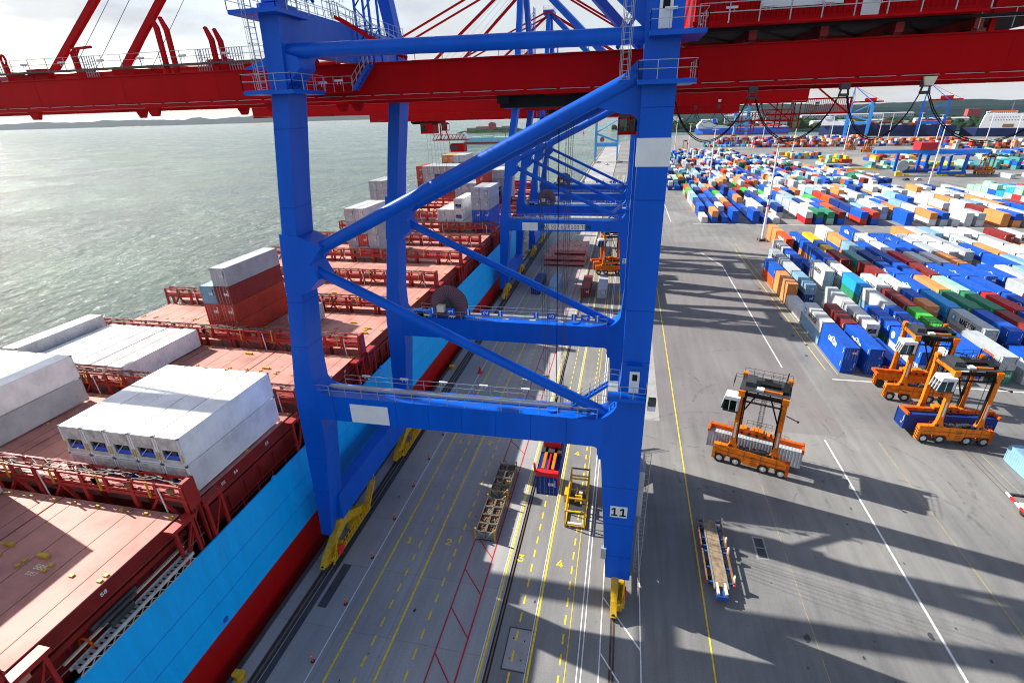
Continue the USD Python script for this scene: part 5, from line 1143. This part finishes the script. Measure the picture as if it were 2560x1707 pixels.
for k, y in enumerate((299, 304.5, 310)):
    t = thing('steel_cradle', f'yellow steel cradle on the far quay, {ORD[k]} from the near crane', 'steel frame', (-1.0, y, 0), 0, 'yellow cradles on the far quay'); [MB().bar((x, 0, .1), (x, 0, 2.4), .2).build('post', 'yellow', t) for x in (-1.6, 1.6)]; MB().bar((-1.6, 0, 2.4), (1.6, 0, 2.4), .25).build('bar', 'yellow', t); MB().box(-1.7, 1.7, 0, 4.6, .1, .4).build('base', 'yellow', t)
# ---------------------------------------------------------------- light masts
def mast(lab, x, y, near=False, H_=34.0, proto={}):
    key = near
    if key in proto: return copy(proto[key], (x, y, 0), 0, lab)
    t = thing('light_mast', lab, 'light mast', (x, y, 0), 0, 'tall white light masts in the yard'); proto[key] = t
    MB().tube((0, 0, .8), (0, 0, H_), .50, 12, .22).build('pole', 'white', t, smooth=40); MB().box(-1.0, 1.0, -1.0, 1.0, 0, .9).build('footing', 'patch_dark', t)
    b = MB()
    for k in range(10): a = 2*PI*k/10; c = (1.7*math.cos(a), 1.7*math.sin(a), H_-.3); b.bar((0, 0, H_-.5), c, .07); b.box(c[0]-.28, c[0]+.28, c[1]-.28, c[1]+.28, c[2]-.15, c[2]+.12)
    b.build('lamp_ring', 'alu', t)
    for z in (8.6, 9.6) if not near else (12.6,): MB().tube((0, 0, z), (0, 0, z+.6), .45, 12, .44).build('red_band', 'bright_red', t)
    if near:
        sg = MB().box(-.75, .75, -.62, -.52, 15.2, 16.7).build('letter_sign', 'sign_blue', t); MB().text('D', .95, (0, -.63, 15.95), (1, 0, 0), (0, 0, 1), .02).build('letter', 'white', sg)
        for a in range(4): MB().box(-1.5 if a % 2 else 1.2, -1.2 if a % 2 else 1.5, -1.6 if a < 2 else 1.2, -1.2 if a < 2 else 1.6, 0, .8).build('guard_stone', 'rusty', t)
    return t
mast('white light mast with the blue D sign at the corner of the near block', 51.4, 204.8, True)
for lab, x, y in (('light mast in the left yard, first one behind the D mast', 51.6, 353), ('light mast with red bands beside the tan orange container and road', 174.3, 354.5), ('light mast in the left yard, second behind the D mast', 51.8, 495), ('light mast farthest back in the left yard', 51.8, 634), ('light mast beside the far pale green containers', 177.7, 503), ('light mast standing in the middle far rows', 171.6, 626),
                  ('light mast behind the far straddle carriers', 160.3, 716), ('light mast behind the blue rail crane', 287, 593.5), ('light mast by the right frame edge, nearer one', 345, 584.3), ('light mast by the right frame edge, farther one', 355.7, 643.5), ('light mast in front of the navy ship, left of the blue crane', 311.5, 780), ('light mast in front of the navy ship, close to its twin', 321.7, 777), ('light mast right in front of the blue basin crane', 336.8, 740.4), ('light mast at the basin edge before the blue ferry', 140, 800), ('light mast behind the building with the flat roof', 230, 700)):
    mast(lab, x, y)
# ---------------------------------------------------------------- far harbour
mat('navy_hull', (.005, .014, .075), .5, grime=.2, spec=.2)
def portal(name, lab, blue, loc, rz, w, d, h, legw=1.4, boom=None, grp=None, gcol='crane_red', yellow=True):
    """a distant gantry crane: four legs, portal and sill beams, braces, girder, machinery house, A frame and stays"""
    t = thing(name, lab, 'crane', loc, rz, grp)
    for y in (-d/2, d/2):
        for x in (-w/2, w/2): MB().prism([(x-legw*.35, 2), (x+legw*.35, 2), (x+legw/2, h*.4), (x+legw*.45, h), (x-legw*.45, h), (x-legw/2, h*.4)], 'y', y-legw/2, y+legw/2).build('leg', blue, t)
        MB().box(-w/2, w/2, y-legw*.45, y+legw*.45, h*.36, h*.43).build('portal_beam', blue, t); MB().tube((-w/2, y, h*.66), (w/2, y, h*.95), .5, 8).build('brace', blue, t); MB().tube((-w/2, y, h*.64), (w/2, y, h*.46), .45, 8).build('brace', blue, t)
    for x in (-w/2, w/2):
        MB().box(x-legw*.4, x+legw*.4, -d/2, d/2, 2.2, 3.8).build('sill_beam', blue, t)
        for y in (-d/2, d/2): MB().box(x-.4, x+.4, y-3, y+3, .3, 2.1).build('bogie', 'yellow' if yellow else blue, t)
    a, c = boom or (-w*1.6, w*.9)
    for y in (-2.6, 2.6): MB().box(a, c, y-.5, y+.5, h, h+2).build('girder', gcol, t)
    MB().box(w*.1, w*.6, -4, 4, h+2, h+6).build('machinery_house', gcol, t)
    for y in (-d/2+1, d/2-1): MB().bar((-w/2, y, h), (-w/2+1, y*.2, h+22), .9).build('pylon_leg', blue, t); MB().bar((w/2, y, h), (-w/2+1, y*.2, h+22), .7).build('pylon_leg', blue, t)
    MB().bar((-w/2+1, 0, h+22), (a*.85, 0, h+2), .4).build('stay', gcol, t); MB().bar((-w/2+1, 0, h+22), (c*.9, 0, h+2), .4).build('stay', gcol, t)
    MB().tube((-w*.2, -d/2, h*.52), (-w*.2, -d/2+.4, h*.52), 2.2, 20).build('cable_reel', 'reel_purple', t)
    return t
portal('gantry_crane', 'pale blue quay crane far along the quay beyond the three dark blue ones', 'pale_blue', (-19.9, 531, 0), 0, 20.6, 15, 40)
portal('gantry_crane', 'pale blue crane standing in front of the blue ferry', 'pale_blue', (186, 1003, 0), -.3, 20, 16, 46, 3.4, (-14, 22))
portal('gantry_crane', 'sky blue crane by the bow of the navy ship', 'sky_blue', (337, 925, 0), -.45, 28, 20, 46, 3.2, (-12, 26))
portal('gantry_crane', 'royal blue crane with raised red boom before the navy ship', 'crane_blue', (413, 880, 0), -.45, 28, 20, 46, 2.6, (-10, 28))
def hull(t, L, B, h, m, m2, bow=12, y0=0, boot=2.0):
    """ship hull along x, bow at -x"""
    pl = [(-L/2, 0), (-L/2+bow, -B/2), (L/2, -B/2), (L/2, B/2), (-L/2+bow, B/2)]
    MB().prism(pl, 'z', boot, h).build('hull', m, t); MB().prism([(-L/2+bow*.25, 0), (-L/2+bow*1.2, -B/2+.15), (L/2-.3, -B/2+.15), (L/2-.3, B/2-.15), (-L/2+bow*1.2, B/2-.15)], 'z', -.6, boot).build('boot_topping', m2, t)
def blocks(t, L_, name, m, win=None):
    for (x0, x1, y0, y1, z0, z1) in L_:
        p = MB().box(x0, x1, y0, y1, z0, z1).build(name, m, t)
        if win:
            b = MB(); n = max(2, int((x1-x0)/win))
            for k in range(n): x = x0+(x1-x0)*(k+.5)/n; b.box(x-win*.28, x+win*.28, y0-.06, y0-.01, z0+(z1-z0)*.35, z0+(z1-z0)*.75)
            b.build('windows', 'dark_steel', p, kind='stuff')
t = thing('ferry', 'blue and white ferry moored across the basin behind the pale crane', 'ship', (206, 1106, SEA_Z)); hull(t, 164, 24, 11.5, 'sign_blue', 'hull_red', 14)
MB().prism([(-78, 11.5), (-20, 11.5), (-26, 15), (-46, 17.5), (-58, 22.5), (-74, 23), (-80, 16)], 'y', -11, 11).build('superstructure', 'white', t); MB().box(-20, 78, -11, 11, 11.5, 13.2).build('upper_deck', 'white', t)
blocks(t, [(-72, -60, -9, 9, 23, 27)], 'bridge', 'white', 1.6); blocks(t, [(-52, -46, -3, 3, 20, 28)], 'funnel', 'sign_blue')
b = MB()
for k in range(12): b.box(-15+k*7, -10+k*7, -9, 9, 13.2, 13.2+rng_c.uniform(1, 3))
b.build('deck_cargo', 'bright_red', t)
ang = math.atan2(-114, 225)
t = thing('navy_container_ship', 'dark navy container ship with white bridge moored at the basin', 'ship', (378, 936, SEA_Z), ang); hull(t, 172, 28, 17, 'navy_hull', 'box_maroon', 20)
MB().prism([(-83, 17), (-46, 17), (-50, 20.5), (-68, 24), (-74, 30), (-80, 30), (-82, 22)], 'y', -12, 12).build('bridge_house', 'white', t); blocks(t, [(-79, -70, -13, 13, 26, 29)], 'bridge', 'white', 1.4); MB().box(-54, -46, -14, -12.5, 16, 21).build('bow_wing', 'white', t); MB().bar((-75, 0, 30), (-75, 0, 38), .6).build('mast', 'white', t)
for k in range(17):
    for j in range(2):
        MB().box(-40+k*7, -34.2+k*7, -13, 12, 17+j*2.6, 19.5+j*2.6).build('container_tier', cm(rng_c.choice('RXRDDXGR')), t) if rng_c.random() < .8 else None
t = thing('car_carrier', 'huge white car carrier with navy lower hull at the right edge', 'ship', (549, 856, SEA_Z), ang); hull(t, 196, 32, 12.5, 'navy_hull', 'box_maroon', 18)
MB().prism([(-78, 12.5), (104, 12.5), (104, 30), (-74, 30), (-76, 27)], 'y', -15.8, 15.8).build('white_hull', 'white', t); blocks(t, [(-75, -44, -15, 15, 30, 33)], 'bridge', 'white', 2.0); MB().box(-72, -46, -15.3, 15.3, 33, 33.8).build('bridge_roof', 'orange_deep', t)
b = MB()
for k in range(60): x = -70+k*2.8; b.box(x, x+.9, -15.95, -15.81, 22, 23); b.box(x, x+.9, -15.95, -15.81, 25.5, 26.3)
b.build('portholes', 'dark_steel', t, kind='stuff'); MB().box(-55, -44, -15.98, -15.81, 13.5, 17.5).build('side_door', 'rusty', t); [MB().bar((x, 0, 33), (x, 0, h), .5).build('mast', 'galv', t) for x, h in ((-50, 44), (-20, 36), (0, 38), (30, 36))]
t = thing('feeder_ship', 'small grey blue cargo ship sailing past the fort island', 'ship', (-236, 934, SEA_Z)); hull(t, 108, 17, 9.3, 'box_steel_blue', 'box_maroon', 16, boot=3.0)
MB().prism([(-54, 9.3), (-40, 9.3), (-41, 11), (-44, 14), (-46, 18.5), (-50, 18.5), (-50.5, 14), (-53.5, 12.5)], 'y', -6, 6).build('bridge_house', 'white', t); MB().bar((-47, 0, 18), (-47, 0, 23), .8).build('mast', 'bright_red', t); blocks(t, [(-34, -18, -6, 6, 9.3, 11), (-16, 4, -6, 6, 9.3, 12), (6, 34, -7, 7, 9.3, 10.5)], 'hatch', 'box_pale_green'); MB().bar((26, 0, 9), (26, 0, 19), 1.0).build('deck_crane', 'dark_steel', t); MB().bar((20, 0, 17), (33, 0, 18), .6).build('crane_jib', 'dark_steel', t)
t = thing('sailing_buoy', 'small red navigation buoy on the water beyond the quay', 'buoy', (-100, 1254, SEA_Z)); MB().tube((0, 0, 0), (0, 0, 4), 2.2, 10, 1.0).build('float', 'bright_red', t); MB().tube((0, 0, 4), (0, 0, 10), .8, 8, .3).build('tower', 'bright_red', t)
# rail mounted gantry with tank park
t = thing('rail_gantry', 'blue rail mounted gantry crane with a grey cable reel and red trolley', 'crane', (200, 413, 0), .02)
for x in (-15, -1, 4, 18):
    for y in (-6, 12): MB().box(x-.75, x+.75, y-.75, y+.75, 1.6, 14).build('leg', 'crane_blue', t) if (x in (4, 18) or y > 0) else None
for y in (-6, 12): MB().box(2.5, 19.5, y-.7, y+.7, 1.4, 3.0).build('sill_beam', 'crane_blue', t)
for x in (4, 8, 15, 18, -15): MB().box(x-1.2, x+1.2, -6.6, -5.4, .1, 1.4).build('bogie', 'yellow', t)
for y in (1, 6): MB().box(-34, 34, y-.8, y+.8, 14, 16.2).build('top_girder', 'sky_blue', t)
MB().box(-6, 22, -6.5, 12.5, 13.2, 14).build('cross_girder', 'crane_blue', t); MB().prism([(-2, 14), (10, 14), (7, 12.6), (2, 12.6)], 'y', -7, -6.6).build('fairing', 'alu', t)
MB().tube((-19, -7, 7), (-19, -6.4, 7), 3.4, 26).build('cable_reel', 'galv', t, smooth=40); MB().box(-9, 1, -2, 8, 16.4, 21.0).build('trolley_house', 'box_red', t); MB().box(-22, -18, -7, -5, .4, 3).build('reel_stand', 'yellow', t)
MB().box(-18, -2, -5, -3, 2.0, 4.2).build('walkway_box', 'box_dark_blue', t)
for k, (x, y, c) in enumerate(((161.5, 397.8, 'white'), (155, 399.8, 'bright_red'), (151, 402, 'white'))):
    t = thing('tank', ['white tank with green cradle rings in the yellow framed park', 'red tank beside the white one', 'small white tank at the left of the tank park'][k], 'tank', (x, y, 0)); MB().tube((-3.2, 0, 1.6), (3.2, 0, 1.6), 1.35, 16).lump((3.1, 0, 1.6), 1.3, 1, 2, (.6, 1, 1), .02).build('vessel', c, t, smooth=40); [MB().box(e-.2, e+.2, -1.4, 1.4, 0, .6).build('cradle', 'box_bright_green', t) for e in (-2.4, 2.4)]; MB().tube((0, 0, 2.8), (0, 0, 3.4), .4, 8).build('manhole', 'galv', t)
t = thing('pipe_gantry', 'yellow overhead frame above the tanks', 'steel frame', (156, 401, 0))
for y in (0, 5): [MB().bar((x, y, 0), (x, y, 5.4), .35).build('post', 'yellow', t) for x in (-10, 9)]; MB().bar((-10, y, 5.3), (9, y, 5.3), .6, .5).build('beam', 'yellow', t)
t = thing('pavilion', 'low flat roofed service building at the edge of the yard block', 'building', (156, 450, 0)); MB().box(-8.5, 8.5, -3.6, 3.6, 3.6, 4.3).build('roof', 'galv', t)
for x0, x1 in ((-8, -6.2), (-2.6, .2), (6.4, 8)): MB().box(x0, x1, -3, 3, 0, 3.6).build('wall', 'cream', t)
MB().box(-7.8, 7.8, 1.5, 2.8, .2, 3.5).build('glazing', 'dark_steel', t); MB().box(-7, 7, -4.4, -3.9, .1, .9).build('barrier', 'line_yellow', t)
def car(lab, x, y, a, m):
    t = thing('parked_car', lab, 'car', (x, y, 0), a); MB().prism([(-2.2, .35), (2.2, .35), (2.2, .8), (1.3, .95), (.7, 1.45), (-1.2, 1.45), (-1.9, .95), (-2.2, .9)], 'y', -.9, .9).build('body', m, t); MB().prism([(-1.6, .98), (1.1, .98), (.65, 1.38), (-1.15, 1.38)], 'y', -.92, .92).build('window', 'black', t)
    for u in (-1.35, 1.35):
        for v in (-.8, .8): MB().tube((u, v-.1, .33), (u, v+.1, .33), .33, 10).build('wheel', 'rubber', t)
car('dark car on the marked parking strip', 176, 385.5, .5, 'dark_steel'); car('white car on the marked parking strip', 182.8, 385.3, .4, 'white'); car('white van parked on the far quay near the pale crane', -18, 501, 1.3, 'white')
for k in range(26): flat(171.5+.05*k, 174.6+.05*k, 300-k*3.3+80, 300.15-k*3.3+80, .012).build('parking_line', 'line_white', yard)
# ---------------------------------------------------------------- fort island, hills, town, woods
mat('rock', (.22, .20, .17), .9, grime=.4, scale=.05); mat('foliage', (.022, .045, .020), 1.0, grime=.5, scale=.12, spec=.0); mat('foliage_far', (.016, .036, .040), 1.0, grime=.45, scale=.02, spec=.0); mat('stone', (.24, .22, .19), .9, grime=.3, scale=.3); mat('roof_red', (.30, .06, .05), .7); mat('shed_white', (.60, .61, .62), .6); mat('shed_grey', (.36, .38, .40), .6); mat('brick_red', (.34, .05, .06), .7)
def terrain(name, lab, cx, cy, rx, ry_, hgt, m, seed, nx=60, ny=14, rot=0, rough=.5, kind='structure', cat='hills'):
    xs = np.linspace(-1, 1, nx); ys = np.linspace(-1, 1, ny); X, Y = np.meshgrid(xs, ys)
    e = np.clip(1-np.abs(Y)**2.2, 0, 1)*np.clip((1-np.abs(X)**6), 0, 1)
    n = meshkit.fbm(np.stack([X*nx/9+seed*3.1, Y*2+seed, np.zeros_like(X)], -1), 4, seed)
    Zv = hgt*e*(1-rough+rough*2*(n-.1))
    c, s_ = math.cos(rot), math.sin(rot); v = np.c_[(X*rx*c-Y*ry_*s_).ravel(), (X*rx*s_+Y*ry_*c).ravel(), Zv.ravel()-1.0]
    f = [q_ for j in range(ny-1) for i in range(nx-1) for q_ in ([j*nx+i, j*nx+i+1, (j+1)*nx+i+1], [j*nx+i, (j+1)*nx+i+1, (j+1)*nx+i])]
    return MB((cx, cy, SEA_Z)).add(v, f).build(name, m, '/World', lab, smooth=True, kind=kind, cat=cat)
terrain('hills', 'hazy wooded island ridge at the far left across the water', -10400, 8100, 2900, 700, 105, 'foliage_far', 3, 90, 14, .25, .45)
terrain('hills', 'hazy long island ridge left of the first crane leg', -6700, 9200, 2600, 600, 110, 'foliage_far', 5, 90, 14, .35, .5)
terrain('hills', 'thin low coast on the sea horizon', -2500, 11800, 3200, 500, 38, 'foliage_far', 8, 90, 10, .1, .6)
for k, (x, y, r_) in enumerate(((-5300, 5000, 260), (-6900, 6600, 300), (-3300, 4700, 560), (-2600, 4600, 420), (-1900, 4900, 300))): terrain('skerry', f'bare low rock skerry, {ORD[k]} of those in the bay', x, y, r_, 60, 13, 'rock', 20+k, 40, 8, .1, .9, cat='rocks')
terrain('fort_island', 'green fort island behind the passing cargo ship', -370, 1500, 105, 50, 9, 'foliage', 31, 40, 12, .12, .6, cat='island')
def block(t, x0, x1, y0, y1, z0, z1, m, name='wall'): return MB().box(x0, x1, y0, y1, z0, z1).build(name, m, t)
t = thing('fort', 'old stone fort with red roofs and a square tower on the island', 'building', (-375, 1495, 2))
block(t, -70, 60, -6, 14, 0, 8, 'stone'); MB().prism([(-45, 8), (-8, 8), (-12, 11), (-42, 11)], 'y', -4, 10).build('roof', 'roof_red', t); tw = block(t, -6, 12, -9, 9, 0, 16, 'brick_red', 'tower'); MB().prism([(-7, 16), (13, 16), (8, 20), (3, 22), (-2, 20)], 'y', -10, 10).build('tower_roof', 'roof_red', t); block(t, 30, 52, -4, 12, 8, 11, 'stone', 'upper_wall')
b = MB()
for k in range(16): b.box(-66+k*7.6, -64+k*7.6, -6.2, -6.01, 3, 5)
b.build('windows', 'black', t, kind='stuff')
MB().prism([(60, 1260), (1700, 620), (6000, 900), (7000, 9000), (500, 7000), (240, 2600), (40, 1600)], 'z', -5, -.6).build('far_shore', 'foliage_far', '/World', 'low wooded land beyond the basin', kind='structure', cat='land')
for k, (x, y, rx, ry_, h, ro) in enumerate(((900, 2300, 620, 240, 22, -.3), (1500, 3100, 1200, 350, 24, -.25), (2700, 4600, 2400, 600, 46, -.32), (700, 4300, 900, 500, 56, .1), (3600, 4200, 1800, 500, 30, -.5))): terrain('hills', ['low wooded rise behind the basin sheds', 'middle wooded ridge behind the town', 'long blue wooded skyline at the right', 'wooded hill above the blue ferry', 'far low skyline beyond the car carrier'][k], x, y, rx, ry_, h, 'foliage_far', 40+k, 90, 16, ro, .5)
rg = random.Random(12); v, f, n = [], [], 0
ico = trimesh.creation.icosphere(subdivisions=1); iv, if_ = np.array(ico.vertices), np.array(ico.faces)
b = MB()
for k in range(900):
    u = rg.random(); x = 60+u*1300+rg.gauss(0, 60); y = 1340-u*420+rg.uniform(0, 420); s_ = rg.uniform(5, 13)
    b.lump((x, y, s_*.35-.6), s_, k, 1, (1, 1, rg.uniform(.6, .95)), .35)
b.build('woodland', 'foliage', '/World', 'dark band of woods behind the moored ships', kind='stuff', cat='woods')
SHED = [(310, 1330, 60, 24, 14, 'shed_white'), (430, 1320, 80, 30, 12, 'shed_white'), (250, 1420, 50, 30, 26, 'shed_grey'), (520, 1400, 90, 30, 10, 'shed_grey'), (640, 1330, 90, 26, 12, 'shed_white'), (760, 1240, 60, 30, 9, 'shed_grey'), (330, 1700, 70, 40, 24, 'shed_white'), (560, 1800, 120, 30, 16, 'shed_grey'), (880, 1300, 80, 30, 10, 'shed_white'), (200, 1500, 40, 20, 16, 'shed_white'), (980, 1350, 60, 24, 12, 'shed_white'), (700, 1900, 100, 40, 14, 'shed_white'), (860, 2100, 120, 40, 12, 'shed_grey'), (420, 2200, 90, 30, 26, 'shed_white'), (1150, 1700, 90, 40, 10, 'shed_white'), (1300, 1900, 120, 30, 12, 'shed_grey')]
for k, (x, y, w, d, h, m) in enumerate(SHED):
    t = thing('warehouse', f'{"white" if m == "shed_white" else "grey"} harbour shed, {ORD[k]} in the strip beyond the basin', 'building', (x, y, -.6), rg.uniform(-.5, 0), 'sheds beyond the basin'); block(t, -w/2, w/2, -d/2, d/2, 0, h, m); MB().prism([(-d/2-.6, h), (d/2+.6, h), (0, h+2.2)], 'x', -w/2-.5, w/2+.5).build('roof', 'shed_grey', t)
    b = MB(); nn = int(w/7)
    for i in range(nn):
        for z in ([h*.5] if h < 15 else [h*.25, h*.5, h*.75]): b.box(-w/2+(i+.25)*w/nn, -w/2+(i+.75)*w/nn, -d/2-.12, -d/2-.02, z-1, z+1)
    b.build('windows', 'dark_steel', t, kind='stuff')
t = thing('red_hall', 'dark red cubic industrial hall beyond the car carrier', 'building', (790, 1510, -.6), -.2); block(t, -13, 13, -12, 12, 0, 26, 'brick_red'); MB().box(-13.3, 13.3, -12.3, 12.3, 26, 26.6).build('roof', 'roof_red', t)
for k, (x, y) in enumerate(((430, 2600), (560, 2640), (640, 1700))):
    t = thing('pylon', f'thin grey mast on the skyline, {ORD[k]} from the left', 'mast', (x, y, 0), 0, 'thin masts on the skyline'); [MB().bar((e*5, 0, 0), (e*.5, 0, 55), .7).build('leg', 'galv', t) for e in (-1, 1)]; MB().bar((-9, 0, 48), (9, 0, 48), .6).build('crossarm', 'galv', t)
# ---------------------------------------------------------------- the air
if HAZE:
    hb = MB(); hb.box(-25500, 13500, -2500, 29000, SEA_Z-1, 260)
    MATS['haze'] = usdkit.material(stage, '/World/Looks/haze', {'v': ('principled_volume', {'color': (.88, .93, 1.0), 'density': HAZE, 'anisotropy': .3})}, [], volume='v.volume')
    hb.build('haze', 'haze', '/World', 'thin bluish haze over the harbour', kind='stuff', cat='haze')
